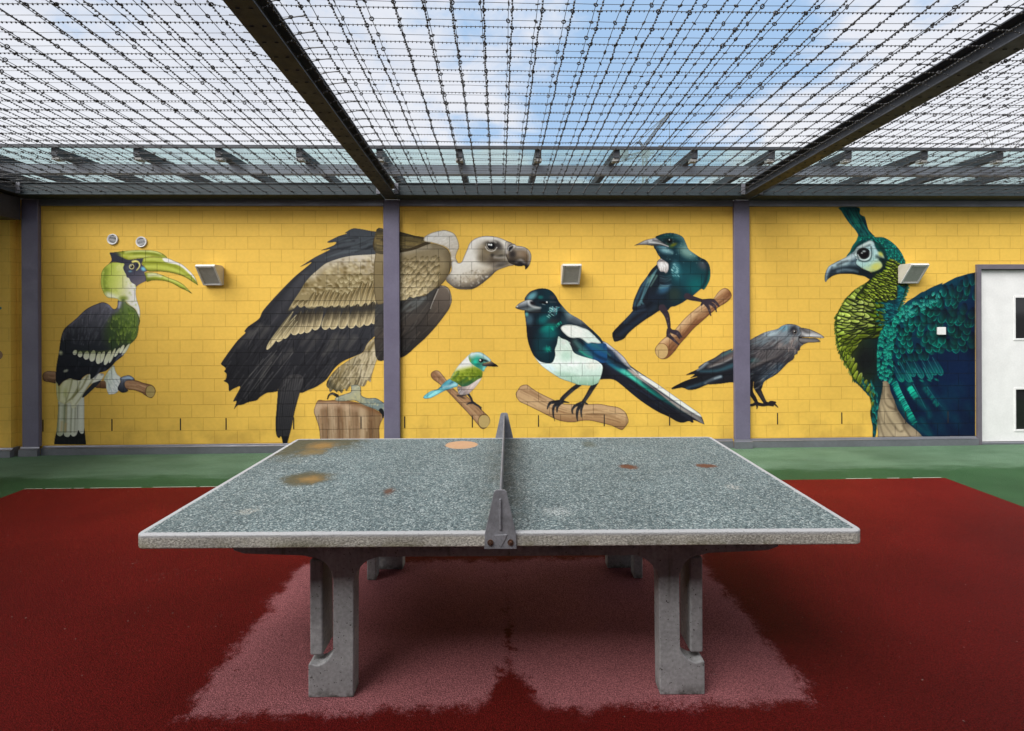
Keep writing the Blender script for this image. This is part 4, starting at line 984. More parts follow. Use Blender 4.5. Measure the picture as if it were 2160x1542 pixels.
    m = A.solid("900 593 950 620 972 690 1012 760 1062 800 1112 850 1122 892 1062 882 1032 905 1082 960 1092 1005 1062 1052 990 1092 900 1112 830 1092 760 1052 680 1002 600 960 520 900 560 820 630 770 680 700 770 650 850 608", A.grad(700, 650, 950, 1100, (176, 188, 186), (170, 196, 200), (160, 190, 186), (176, 180, 110)), 'face', rim=(40, 56, 60))
    A.mottle(m, 120, 1, 2, [(206, 220, 220), (84, 130, 140), (190, 210, 206), (110, 150, 156)], .5)
    A.blob(980, 1020, 110, 70, (186, 184, 100), .9, -20)
    A.blob(1060, 820, 50, 70, (176, 172, 84), .9, -35)
    A.line([1000, 860, 1080, 900, 1110, 960], 16, 22, (28, 36, 38), .9, 4)
    A.line([680, 870, 720, 920, 820, 935, 890, 900, 912, 820, 905, 700], 9, 7, (30, 40, 44), .9, 2)
    A.line([620, 820, 700, 740, 800, 700, 880, 670], 12, 8, (40, 48, 52), .9, 3)
    A.line([560, 900, 650, 830, 690, 760, 770, 690, 870, 630], 18, 14, (206, 212, 208), .7, 5)
    A.blob(780, 808, 112, 96, (38, 40, 42), 1, 0, 1)
    A.line([690, 830, 740, 900, 820, 910, 880, 860, 890, 780], 9, 8, (206, 214, 212), .9, 1.5)
    A.blob(778, 808, 80, 70, (22, 20, 22), 1, 0, 1)
    A.blob(790, 772, 44, 22, (170, 180, 180), .9)
    A.blob(755, 800, 22, 18, (206, 210, 210), .8)
    m = A.solid("600 800 500 862 400 912 300 962 220 1012 176 1080 150 1170 148 1240 168 1275 200 1232 270 1182 360 1147 470 1137 600 1142 700 1162 800 1182 880 1224 940 1180 900 1112 780 1062 690 1005 660 960 680 880 640 840", A.grad(420, 880, 480, 1150, (150, 168, 174), (164, 184, 190), (70, 86, 96), (28, 36, 42)), 'beak', rim=(30, 36, 42))
    A.m = m
    A.line([360, 1000, 440, 960, 520, 930], 16, 12, (30, 34, 38), .95, 3)
    A.line([560, 960, 640, 920, 680, 880], 24, 14, (30, 44, 56), .9, 6)
    A.line([430, 905, 540, 890, 640, 830], 20, 14, (196, 206, 208), .8, 6)
    A.line([280, 1040, 400, 1010, 540, 960], 14, 10, (170, 192, 198), .8, 5)
    A.line([270, 1090, 420, 1050, 580, 1040, 700, 1060, 860, 1150], 24, 22, (26, 34, 42), .95, 5)
    A.line([360, 1095, 470, 1070, 600, 1085, 680, 1110], 9, 7, (150, 172, 184), .7, 4)
    A.line([250, 1020, 200, 1090, 180, 1180, 165, 1260], 16, 10, (190, 210, 222), .85, 5)
    A.line([270, 1030, 240, 1110, 200, 1190], 9, 7, (40, 48, 56), .8, 3)
    A.line([620, 1130, 740, 1150, 860, 1200], 18, 12, (26, 38, 44), .9, 4)
    A.m = None
    A.blob(672, 882, 13, 12, (226, 230, 228), 1)
    A.rim((24, 40, 40), .35)
    return A

# ================================================================ scene set-up
SC = bpy.context.scene
COL = SC.collection
R = math.radians
random.seed(4)
# camera of the photograph: 18.7 mm rise-shift view, wall plane at y = 0, floor at z = 0 (metres)
CF, CY, ROLL, YAW, CH, CD = 1119.95, 661.13, 0.00415, 0.02586, 1.59348, 6.21728
CAM = np.array([0., -CD, CH])
_c, _s = math.cos(ROLL), math.sin(ROLL)
RT = np.array([math.cos(YAW), -math.sin(YAW), 0.])
FW = np.array([math.sin(YAW), math.cos(YAW), 0.])
UP = np.array([0., 0., 1.])

def pixel_to_wall(px, py, y=0.):
    # image pixels cast through the camera -> metres on the plane at depth y
    a, b = px - 1080., py - CY
    u, v = a * _c - b * _s, a * _s + b * _c
    dx, dy, dz = CF * FW[0] + u * RT[0], CF * FW[1] + u * RT[1], -v
    t = (y - CAM[1]) / dy
    return CAM[0] + t * dx, CAM[2] + t * dz

def far_point(px, py, d):
    a, b = px - 1080., py - CY
    u, v = a * _c - b * _s, a * _s + b * _c
    return CAM + d * FW + d * u / CF * RT - d * v / CF * UP

# ---------------------------------------------------------------- tagging
def tag(o, label=None, cat=None, group=None, kind=None):
    if label and not kind:
        kind = 'thing'
    for k, v in (('label', label), ('category', cat), ('group', group), ('kind', kind)):
        if v:
            o[k] = v
    return o

def link(o, parent=None):
    COL.objects.link(o)
    if parent is not None:
        o.parent = parent
    return o

def empty(name, loc, rz=0.):
    o = bpy.data.objects.new(name, None)
    o.location = loc
    o.rotation_euler = (0, 0, rz)
    o.empty_display_size = .1
    return link(o)

def copy_tree(o, parent=None):
    c = o.copy()
    COL.objects.link(c)
    c.parent = parent
    for ch in [k for k in SC.objects if k.parent == o]:
        copy_tree(ch, c)
    return c

# ---------------------------------------------------------------- mesh builder
class MB:
    def __init__(s):
        s.v, s.f = [], []

    def add(s, vs, fs):
        n = len(s.v)
        s.v += [tuple(p) for p in vs]
        s.f += [tuple(i + n for i in f) for f in fs]
        return s

    def box(s, x0, x1, y0, y1, z0, z1):
        return s.add([(x0, y0, z0), (x1, y0, z0), (x1, y1, z0), (x0, y1, z0), (x0, y0, z1), (x1, y0, z1), (x1, y1, z1), (x0, y1, z1)],
                     [(3, 2, 1, 0), (4, 5, 6, 7), (0, 1, 5, 4), (1, 2, 6, 5), (2, 3, 7, 6), (3, 0, 4, 7)])

    def hexa(s, b, t):
        return s.add(list(b) + list(t), [(3, 2, 1, 0), (4, 5, 6, 7), (0, 1, 5, 4), (1, 2, 6, 5), (2, 3, 7, 6), (3, 0, 4, 7)])

    def prism(s, prof, a0, a1, fn):
        # profile points extruded from a0 to a1; fn(p, q, a) -> xyz
        n = len(prof)
        vs = [fn(p, q, a0) for p, q in prof] + [fn(p, q, a1) for p, q in prof]
        fs = [tuple(range(n - 1, -1, -1)), tuple(range(n, 2 * n))] + [(i, (i + 1) % n, n + (i + 1) % n, n + i) for i in range(n)]
        return s.add(vs, fs)

    def tube(s, p0, p1, r0, r1=None, n=8, cap=True):
        r1 = r0 if r1 is None else r1
        p0, p1 = np.array(p0, float), np.array(p1, float)
        d = p1 - p0
        d /= np.linalg.norm(d) + 1e-9
        a = np.cross(d, (0, 0, 1.) if abs(d[2]) < .9 else (1., 0, 0))
        a /= np.linalg.norm(a)
        b = np.cross(d, a)
        vs = []
        for p, r in ((p0, r0), (p1, r1)):
            for i in range(n):
                t = 2 * math.pi * i / n
                vs.append(p + r * (a * math.cos(t) + b * math.sin(t)))
        fs = [(i, (i + 1) % n, n + (i + 1) % n, n + i) for i in range(n)]
        if cap:
            fs += [tuple(range(n - 1, -1, -1)), tuple(range(n, 2 * n))]
        return s.add(vs, fs)

    def lathe(s, prof, c, n=32, axis='y'):
        # closed ring profile (radius, height) turned about an axis through c
        m = len(prof)
        vs = []
        for i in range(n):
            t = 2 * math.pi * i / n
            for r, h in prof:
                x, z = r * math.cos(t), r * math.sin(t)
                vs.append((c[0] + x, c[1] + h, c[2] + z) if axis == 'y' else (c[0] + x, c[1] + z, c[2] + h))
        fs = [(i * m + j, i * m + (j + 1) % m, ((i + 1) % n) * m + (j + 1) % m, ((i + 1) % n) * m + j) for i in range(n) for j in range(m)]
        return s.add(vs, fs)

    def build(s, name, mat, parent=None, bevel=0., seg=2, smooth=False, off=None):
        me = bpy.data.meshes.new(name)
        me.from_pydata([tuple(map(float, p)) for p in s.v], [], s.f)
        bm = bmesh.new()
        bm.from_mesh(me)
        bmesh.ops.recalc_face_normals(bm, faces=bm.faces)
        if bevel:
            ed = [e for e in bm.edges if len(e.link_faces) == 2 and e.calc_face_angle(0) > R(28)]
            bmesh.ops.bevel(bm, geom=ed, offset=bevel, segments=seg, profile=.5, affect='EDGES', clamp_overlap=True)
        bm.to_mesh(me)
        bm.free()
        if smooth:
            for p in me.polygons:
                p.use_smooth = True
        me.materials.append(mat)
        o = bpy.data.objects.new(name, me)
        if off is not None:
            o.location = off
        return link(o, parent)

def raw_mesh(name, verts, quads, mat, parent=None, smooth=False):
    me = bpy.data.meshes.new(name)
    verts = np.asarray(verts, np.float32)
    quads = np.asarray(quads, np.int32)
    me.vertices.add(len(verts))
    me.vertices.foreach_set('co', verts.ravel())
    me.loops.add(quads.size)
    me.loops.foreach_set('vertex_index', quads.ravel())
    me.polygons.add(len(quads))
    me.polygons.foreach_set('loop_start', np.arange(0, quads.size, 4, dtype=np.int32))
    me.polygons.foreach_set('loop_total', np.full(len(quads), 4, np.int32))
    if smooth:
        me.polygons.foreach_set('use_smooth', np.ones(len(quads), bool))
    me.update(calc_edges=True)
    me.materials.append(mat)
    return link(bpy.data.objects.new(name, me), parent)

# ---------------------------------------------------------------- node helpers
def lin(c):
    c = np.asarray(c, float) / 255.
    return np.where(c <= .04045, c / 12.92, ((c + .055) / 1.055) ** 2.4)

def rgba(c):
    return (c[0], c[1], c[2], 1.)

class NT:
    def __init__(s, name):
        s.m = bpy.data.materials.new(name)
        s.m.use_nodes = True
        s.t = s.m.node_tree
        s.b = s.t.nodes['Principled BSDF']
        s.oc = None

    def n(s, typ, **kw):
        o = s.t.nodes.new(typ)
        for k, v in kw.items():
            if k.startswith('i_'):
                o.inputs[k[2:].replace('_', ' ')].default_value = v
            else:
                setattr(o, k, v)
        return o

    def l(s, a, b):
        s.t.links.new(a, b)

    def obj(s):
        if s.oc is None:
            s.oc = s.n('ShaderNodeTexCoord').outputs['Object']
        return s.oc

    def val(s, sock, v):
        if isinstance(v, (int, float)):
            sock.default_value = v
        elif isinstance(v, (tuple, list)):
            sock.default_value = v
        else:
            s.l(v, sock)

    def math(s, op, a, b=0., c=None, clamp=False):
        o = s.n('ShaderNodeMath', operation=op, use_clamp=clamp)
        s.val(o.inputs[0], a)
        s.val(o.inputs[1], b)
        if c is not None:
            s.val(o.inputs[2], c)
        return o.outputs[0]

    def noise(s, scale, detail=3., rough=.55, vec=None, dist=0.):
        o = s.n('ShaderNodeTexNoise')
        o.inputs['Scale'].default_value = scale
        o.inputs['Detail'].default_value = detail
        o.inputs['Roughness'].default_value = rough
        o.inputs['Distortion'].default_value = dist
        s.l(vec if vec is not None else s.obj(), o.inputs['Vector'])
        return o.outputs['Fac']

    def step(s, x, a, b, lo=0., hi=1.):
        o = s.n('ShaderNodeMapRange', interpolation_type='SMOOTHSTEP')
        s.val(o.inputs['Value'], x)
        for k, v in (('From Min', a), ('From Max', b), ('To Min', lo), ('To Max', hi)):
            o.inputs[k].default_value = v
        return o.outputs[0]

    def mix(s, f, a, b, mode='MIX'):
        o = s.n('ShaderNodeMix', data_type='RGBA', blend_type=mode)
        s.val(o.inputs[0], f)
        s.val(o.inputs[6], rgba(a) if isinstance(a, (tuple, list, np.ndarray)) else a)
        s.val(o.inputs[7], rgba(b) if isinstance(b, (tuple, list, np.ndarray)) else b)
        return o.outputs[2]

    def vary(s, col, scale, amt, detail=3.):
        # multiply a colour by 1 +- amt of noise
        f = s.step(s.noise(scale, detail), .3, .7, 1 - amt, 1 + amt)
        o = s.n('ShaderNodeVectorMath', operation='SCALE')
        if isinstance(col, (tuple, list, np.ndarray)):
            o.inputs[0].default_value = tuple(map(float, col))
        else:
            s.l(col, o.inputs[0])
        s.l(f, o.inputs['Scale'])
        return o.outputs[0]

    def scale(s, col, f):
        o = s.n('ShaderNodeVectorMath', operation='SCALE')
        s.l(col, o.inputs[0])
        s.val(o.inputs['Scale'], f)
        return o.outputs[0]

    def bump(s, h, strength=.4, dist=.01, prev=None):
        o = s.n('ShaderNodeBump')
        o.inputs['Strength'].default_value = strength
        o.inputs['Distance'].default_value = dist
        s.l(h, o.inputs['Height'])
        if prev is not None:
            s.l(prev, o.inputs['Normal'])
        return o.outputs[0]

    def done(s, col=None, rough=.6, metal=0., normal=None, spec=None):
        if col is not None:
            s.val(s.b.inputs['Base Color'], rgba(col) if isinstance(col, (tuple, list, np.ndarray)) else col)
        s.val(s.b.inputs['Roughness'], rough)
        s.b.inputs['Metallic'].default_value = metal
        if spec is not None:
            s.b.inputs['Specular IOR Level'].default_value = spec
        if normal is not None:
            s.l(normal, s.b.inputs['Normal'])
        return s.m

def simple(name, col, rough=.6, metal=0., amt=.12, scale=9., bscale=60., bstr=.15, spec=None):
    t = NT(name)
    c = t.vary(col, scale, amt)
    c = t.vary(c, scale * 9, amt * .6)
    rr = t.step(t.noise(scale * 2.3), .3, .7, max(.02, rough - .08), min(1., rough + .08))
    return t.done(c, rr, metal, t.bump(t.noise(bscale, 4), bstr, .004) if bstr else None, spec)

# ---------------------------------------------------------------- block wall paint
BW, BH, BX, BZ = .2583, .1494, -5.3458, .2572

def block_paint(name, use_attr, base=None):
    dk = 1.5 if use_attr else 1.
    t = NT(name)
    sx = t.n('ShaderNodeSeparateXYZ')
    t.l(t.obj(), sx.inputs[0])
    cb = t.n('ShaderNodeCombineXYZ')
    t.l(t.math('ADD', t.math('ADD', sx.outputs[0], t.math('MULTIPLY', sx.outputs[1], 1.)), -BX), cb.inputs[0])
    t.l(t.math('ADD', sx.outputs[2], -BZ), cb.inputs[1])
    br = t.n('ShaderNodeTexBrick')
    br.offset = .5
    br.offset_frequency = 2
    for k, v in (('Scale', 1.), ('Mortar Size', .0028), ('Mortar Smooth', .35), ('Bias', 0.), ('Brick Width', BW), ('Row Height', BH)):
        br.inputs[k].default_value = v
    br.inputs['Color1'].default_value = (.975, .975, .975, 1)
    br.inputs['Color2'].default_value = (1.015, 1.015, 1.015, 1)
    br.inputs['Mortar'].default_value = (.5, .5, .5, 1) if use_attr else (.8, .75, .68, 1)
    t.l(cb.outputs[0], br.inputs['Vector'])
    if use_attr:
        a = t.n('ShaderNodeAttribute')
        a.attribute_name = 'paint'
        col = a.outputs['Color']
        col = t.vary(col, 30, .04)
    else:
        col = t.vary(base, 1.3, .035)
        col = t.vary(col, 26, .025)
        # rain-splash dirt on the lowest courses and a few scuffs
        g = t.math('MULTIPLY', t.step(sx.outputs[2], .75, .1, 0., 1.), t.step(t.noise(3.1, 5), .42, .72, 0., 1.))
        col = t.mix(t.math('MULTIPLY', g, .5), col, (.4, .245, .05))
        g2 = t.math('MULTIPLY', t.step(t.noise(.8, 5, .65), .5, .72), .22)
        col = t.mix(g2, col, (.52, .32, .06))
        sp = t.step(t.noise(38, 2), .735, .78, 0., .5)
        col = t.mix(sp, col, (.5, .33, .08))
    col = t.mix(1., col, br.outputs['Color'], 'MULTIPLY')
    inv = t.math('SUBTRACT', 1., br.outputs['Fac'])
    nb = t.bump(inv, .7 * dk, .005 * dk)
    nb = t.bump(t.noise(160, 5, .7), .22, .004, nb)
    return t.done(col, t.step(t.noise(20), .3, .7, .55, .7), 0., nb, .15)

KW = .93          # albedo of the paint against the tones read off the image
YL = np.array([.765, .487, .086])

# ---------------------------------------------------------------- materials
M = {}
M['wall'] = block_paint('yellow_block_paint', False, YL)
M['mural'] = block_paint('mural_paint', True)
M['eave'] = simple('eave_steel', (.03, .042, .048), .55, .1, .1, 5, 40, .06, .35)
M['column'] = simple('purple_grey_paint', (.135, .125, .185), .42, 0., .06, 4, 90, .06)
M['frame'] = simple('plum_grey_paint', (.13, .115, .14), .45, 0., .06)
M['steel'] = simple('weathered_beam', (.045, .05, .06), .6, .1, .16, 5, 40, .08, .3)
M['flash'] = simple('grey_flashing', (.2, .205, .235), .36, .45, .07, 3, 30, .04)
M['wire'] = simple('wire_steel', (.055, .055, .058), .4, .6, .2, 20, 100, 0)
M['white'] = simple('white_enamel', (.74, .74, .74), .4, 0., .04, 5, 60, .04)
M['bracket'] = simple('pale_bracket', (.3, .3, .29), .6)
M['cream'] = simple('cream_housing', (.62, .58, .5), .45, 0., .05)
M['dark'] = simple('black_void', (.008, .006, .006), .8, 0., .1)
M['rubberblack'] = simple('dark_bracket', (.03, .03, .032), .6)
M['concrete'] = None
M['lampglass'] = simple('grey_diffuser', (.46, .46, .46), .25, 0., .05, 4, 30, .03)
M['crane'] = simple('crane_steel', (.09, .105, .11), .7, 0.)
M['bark'] = simple('grey_bark', (.1, .09, .08), .9)
M['fascia'] = simple('dark_fascia', (.028, .027, .034), .5)

def glass_mat():
    t = NT('green_tinted_glass')
    tr = t.n('ShaderNodeBsdfTransparent')
    tr.inputs[0].default_value = (.84, .91, .91, 1)
    gl = t.n('ShaderNodeBsdfGlossy')
    gl.inputs['Roughness'].default_value = .08
    gl.inputs[0].default_value = (.85, .95, .95, 1)
    df = t.n('ShaderNodeBsdfTranslucent')
    df.inputs[0].default_value = (.5, .62, .62, 1)
    m0 = t.n('ShaderNodeMixShader')
    t.l(t.step(t.noise(3., 4), .3, .75, .04, .2), m0.inputs[0])
    t.l(tr.outputs[0], m0.inputs[1])
    t.l(df.outputs[0], m0.inputs[2])
    fr = t.n('ShaderNodeFresnel')
    fr.inputs[0].default_value = 1.35
    m = t.n('ShaderNodeMixShader')
    t.l(t.math('MULTIPLY', fr.outputs[0], .35), m.inputs[0])
    t.l(m0.outputs[0], m.inputs[1])
    t.l(gl.outputs[0], m.inputs[2])
    t.l(m.outputs[0], t.t.nodes['Material Output'].inputs['Surface'])
    return t.m
M['glass'] = glass_mat()

def pane_mat():
    t = NT('dark_door_glass')
    return t.done((.012, .012, .013), .06, 0., None, .5)
M['pane'] = pane_mat()

def concrete_mat():
    t = NT('weathered_concrete')
    c = t.vary((.27, .27, .278), 6, .16)
    c = t.vary(c, 70, .14, 4)
    sx = t.n('ShaderNodeSeparateXYZ')
    t.l(t.obj(), sx.inputs[0])
    # damp streaks running down from the slab, dark near the feet, small blow-holes
    st = t.n('ShaderNodeMapping')
    st.inputs['Scale'].default_value = (26, 26, 1.6)
    t.l(t.obj(), st.inputs[0])
    d = t.math('MULTIPLY', t.step(t.noise(1., 4, .6, st.outputs[0]), .52, .74), t.step(sx.outputs[2], .25, .62))
    c = t.mix(t.math('MULTIPLY', d, .75), c, (.075, .066, .048))
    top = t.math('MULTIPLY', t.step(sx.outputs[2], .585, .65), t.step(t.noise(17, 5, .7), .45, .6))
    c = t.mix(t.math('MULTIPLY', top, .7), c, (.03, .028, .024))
    ft = t.math('MULTIPLY', t.step(sx.outputs[2], .06, .0), t.step(t.noise(30, 3), .35, .6))
    c = t.mix(t.math('MULTIPLY', ft, .8), c, (.045, .042, .034))
    pits = t.step(t.noise(95, 1), .715, .74)
    c = t.mix(pits, c, (.05, .047, .042))
    h = t.math('SUBTRACT', t.noise(90, 5, .65), t.math('MULTIPLY', pits, 1.5))
    return t.done(c, .88, 0., t.bump(h, .5, .003))
M['concrete'] = concrete_mat()

# ---------------------------------------------------------------- rubber floor
def rubber(name, wet, dry, mask, far_lit=None):
    t = NT(name)
    sx = t.n('ShaderNodeSeparateXYZ')
    t.l(t.obj(), sx.inputs[0])
    x, y = sx.outputs[0], sx.outputs[1]
    m = mask(t, x, y)
    gr = t.n('ShaderNodeTexVoronoi')
    gr.inputs['Scale'].default_value = 190
    t.l(t.obj(), gr.inputs['Vector'])
    g = t.step(t.noise(190, 4, .8), .3, .7, .25, 1.85)
    big = t.step(t.noise(1.1, 4), .25, .75, .84, 1.16)
    a = t.n('ShaderNodeVectorMath', operation='SCALE')
    w_ = rgba(wet)
    if far_lit is not None:
        # light fall-off put into the colour: lighter towards the far edge of the court
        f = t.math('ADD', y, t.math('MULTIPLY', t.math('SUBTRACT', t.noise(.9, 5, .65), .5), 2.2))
        w_ = t.mix(t.step(f, -3.2, -1.2), wet, far_lit)
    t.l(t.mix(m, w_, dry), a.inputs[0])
    t.l(t.math('MULTIPLY', g, big), a.inputs['Scale'])
    grit = t.math('MULTIPLY', t.step(t.noise(48, 1), .79, .805), .5)
    scf = t.math('MULTIPLY', t.math('MULTIPLY', t.step(t.noise(2.3, 3), .62, .72), t.step(t.noise(26, 5, .8), .55, .7)), .22)
    out = t.mix(scf, a.outputs[0], (.2, .15, .14))
    out = t.mix(grit, out, (.34, .31, .28))
    h = t.math('ADD', gr.outputs['Distance'], t.noise(420, 2))
    rough = t.math('ADD', t.math('MULTIPLY', m, .3), .6)
    return t.done(out, rough, 0., t.bump(h, .9, .007), .05)

def red_mask(t, x, y):
    # dry patch sheltered by the table, with a wet tongue under the net gap
    nz = t.noise(7, 6, .7)
    n2 = t.math('MULTIPLY', t.math('SUBTRACT', nz, .5), .24)
    fine = t.math('ADD', t.math('MULTIPLY', t.math('SUBTRACT', t.noise(60, 3, .7), .5), .1), t.math('MULTIPLY', t.math('SUBTRACT', t.noise(240, 2, .8), .5), .13))
    n = t.math('ADD', n2, fine)
    dx = t.math('SUBTRACT', t.math('ABSOLUTE', t.math('ADD', x, -.02)), 1.27)
    dy = t.math('SUBTRACT', t.math('ABSOLUTE', t.math('ADD', y, 3.44)), .64)
    d = t.math('ADD', t.math('MAXIMUM', dx, dy), n)
    a = t.step(d, .028, -.028)
    # tongue: narrow at the far side, wide where drips splash near the camera
    wdt = t.step(y, -3.72, -4.12, -.012, .13)
    wdt = t.math('ADD', wdt, t.math('MULTIPLY', t.step(t.noise(9, 5, .7), .5, .62), .035))
    c = t.math('SUBTRACT', t.math('ABSOLUTE', t.math('ADD', x, -.045)), wdt)
    c = t.math('ADD', c, t.math('MULTIPLY', n, .7))
    b = t.step(c, -.025, .025)
    b = t.math('MAXIMUM', b, t.step(y, -3.1, -2.95))
    pocks = t.step(t.noise(13, 4, .7), .69, .71, 1., .0)
    return t.math('MULTIPLY', t.math('MULTIPLY', a, b), t.math('MAXIMUM', pocks, t.step(d, -.12, -.3)))

def green_mask(t, x, y):
    mp = t.n('ShaderNodeMapping')
    mp.inputs['Scale'].default_value = (.9, 3., 1)
    t.l(t.obj(), mp.inputs[0])
    n = t.math('MULTIPLY', t.math('SUBTRACT', t.noise(2.2, 7, .68, mp.outputs[0]), .5), .5)
    d = t.math('ADD', t.math('ADD', y, .9), n)
    return t.math('MULTIPLY', t.step(d, -.1, .1), t.step(t.noise(1.6, 6, .65, mp.outputs[0]), .2, .65, .55, 1.))

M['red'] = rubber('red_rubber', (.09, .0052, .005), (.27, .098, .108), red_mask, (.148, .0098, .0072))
M['green'] = rubber('green_rubber', (.044, .106, .046), (.132, .218, .142), green_mask)

# ================================================================ ground
def sheet(name, pts, z, mat, kind='structure', n=1):
    mb = MB()
    mb.add([(x, y, z) for x, y in pts], [tuple(range(len(pts)))])
    o = mb.build(name, mat)
    return tag(o, kind=kind)

sheet('ground', [(-400, -400), (400, -400), (400, 400), (-400, 400)], -.03, simple('asphalt', (.05, .05, .052), .9))
sheet('green_floor', [(-9.5, -9.0), (9.5, -9.0), (9.5, .18), (-9.5, .18)], 0., M['green'])
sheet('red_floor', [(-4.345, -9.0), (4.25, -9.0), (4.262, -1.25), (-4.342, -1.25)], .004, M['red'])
mb = MB()
xx = -4.34
while xx < -1.9:
    w = random.uniform(.06, .5)
    mb.add([(xx, -1.252, .008), (xx + w, -1.252, .008), (xx + w, -1.243, .008), (xx, -1.243, .008)], [(0, 1, 2, 3)])
    xx += w + random.uniform(.01, .12)
for xx, w in ((3.3, .25), (3.7, .12), (3.95, .28)):
    mb.add([(xx, -1.252, .008), (xx + w, -1.252, .008), (xx + w, -1.243, .008), (xx, -1.243, .008)], [(0, 1, 2, 3)])
tag(mb.build('floor_line', simple('worn_white_line', (.5, .46, .42), .8)), kind='structure')

# ================================================================ block wall with the mural
mb = MB()
WT = 2.92
mb.box(-5.9, 5.745, 0, .19, 0, WT)
mb.box(5.745, 8.3, 0, .19, 2.13, WT)
mb.box(8.3, 9.5, 0, .19, 0, WT)
wall = mb.build('block_wall', M['wall'])
tag(wall, 'long yellow painted block wall covered in a mural of large birds', 'wall')

def paint_on_wall(fn, name, main, label):
    A = fn()
    sub = {n: i for i, n in enumerate(A.names)}
    X, Z = pixel_to_wall(A.X + A.o[0], A.Y + A.o[1])
    col = np.clip((A.c - 112) * 1.16 + 112, 4, 250)
    col = np.where(A.a[..., None] < .6, A.c, col)
    al = lin(col) * KW * np.array([.97, 1., 1.])
    e = np.clip(A.a, 0, 1)[..., None]
    al = np.where(e < .98, al * e + YL * (1 - e), al)
    ca = (A.a[:-1, :-1] + A.a[1:, :-1] + A.a[:-1, 1:] + A.a[1:, 1:]) / 4
    # nothing painted on the steel below the wall face or above it
    zc = (Z[:-1, :-1] + Z[1:, 1:]) / 2
    ok = (ca > .32) & (zc > .1) & (zc < WT)
    p = A.p[:-1, :-1].copy()
    for sh in (A.p[1:, :-1], A.p[:-1, 1:], A.p[1:, 1:]):
        p = np.where(p == 0, sh, p)
    p[p == 0] = sub[main]
    root = None
    order = [main] + [n for n in A.names[1:] if n != main]
    idx = np.arange(A.H * A.W).reshape(A.H, A.W)
    for n in order:
        sel = ok & (p == sub[n])
        if sel.sum() < 6:
            continue
        i, j = np.nonzero(sel)
        q = np.stack([idx[i, j], idx[i + 1, j], idx[i + 1, j + 1], idx[i, j + 1]], 1)
        used, inv = np.unique(q, return_inverse=True)
        inv = inv.reshape(q.shape)
        vs = np.stack([X.ravel()[used], np.full(len(used), -.0016), Z.ravel()[used]], 1)
        o = raw_mesh(name if n == main else n, vs, inv, M['mural'], wall if n == main else root)
        me = o.data
        at = me.color_attributes.new('paint', 'FLOAT_COLOR', 'POINT')
        c4 = np.ones((len(used), 4), np.float32)
        c4[:, :3] = al.reshape(-1, 3)[used]
        at.data.foreach_set('color', c4.ravel())
        if n == main:
            root = o
            o['label'] = label

paint_on_wall(hornbill, 'painted_hornbill', 'body', 'painted hornbill with a long curved yellow-green bill')
paint_on_wall(vulture, 'painted_vulture', 'wing', 'huge painted brown vulture with a white neck ruff on a tree stump')
paint_on_wall(silvereye, 'painted_small_bird', 'wing', 'tiny painted green bird with a pale blue tail')
paint_on_wall(magpie, 'painted_magpie', 'body', 'painted black and white magpie with a long tail')
paint_on_wall(tui, 'painted_songbird', 'body', 'painted dark teal songbird with a white throat tuft')
paint_on_wall(crow, 'painted_crow', 'body', 'painted grey crow with an open beak')
paint_on_wall(peacock, 'painted_peacock', 'wing', 'huge painted green peacock with a tall crest')

# open weep joints in the second course
for px in (91, 236, 381, 477, 620, 762, 853.5, 994, 1133.5, 1272, 1410, 1618, 1755, 1891.5, 1982):
    x, z = pixel_to_wall(px, 897)
    x = BX + BW * .5 + round((x - BX - BW * .5) / BW) * BW if px not in (477, 853.5) else x
    MB().box(x - .0055, x + .0055, -.0034, .0, BZ + .006, BZ + BH - .008).build('weep_joint', M['dark'], wall)

# top and bottom flashings, one length per bay
cx = [-5.362, -1.232, 2.888, 7.013]
cc = [pixel_to_wall(p_, 700, -.05)[0] for p_ in (63, 826, 1566)]
for a, b in ((cc[0] + .093, cc[1] - .093), (cc[1] + .093, cc[2] - .093), (cc[2] + .093, 6.9)):
    MB().box(a, b, -.03, -.0005, 2.845, WT - .002).build('top_flashing', M['flash'], wall, .003)
def base_flash(a, b, y, name, parent):
    mb = MB()
    mb.prism([(y - .0, .0), (y - .0, .074), (y - .004, .078), (y + .03, .085), (y + .034, .102), (y + .04, .102), (y + .04, 0)], a, b, lambda p, q, u: (u, p, q))
    return mb.build(name, M['flash'], parent, .0015)
for a, b in ((cc[0] + .106, cc[1] - .106), (cc[1] + .106, cc[2] - .106), (cc[2] + .106, 5.713)):
    base_flash(a, b, -.044, 'base_flashing', wall)

# ================================================================ steel columns, beams
def zb(y):
    return 2.925 - .044 * y

colnames = ['purple-grey steel column at the left corner beside the painted hornbill', 'purple-grey steel column crossing the back of the painted vulture', 'purple-grey steel column crossing the body of the painted crow']
for i in range(3):
    mb = MB()
    c = cc[i]
    mb.box(c - .092, c + .092, -.05, -.003, .1, 2.915)
    o = mb.build('steel_column', M['column'], None, .006, 2)
    tag(o, colnames[i], 'column', 'steel columns along the wall')
    base_flash(c - .105, c + .105, -.088, 'base_flashing', o)

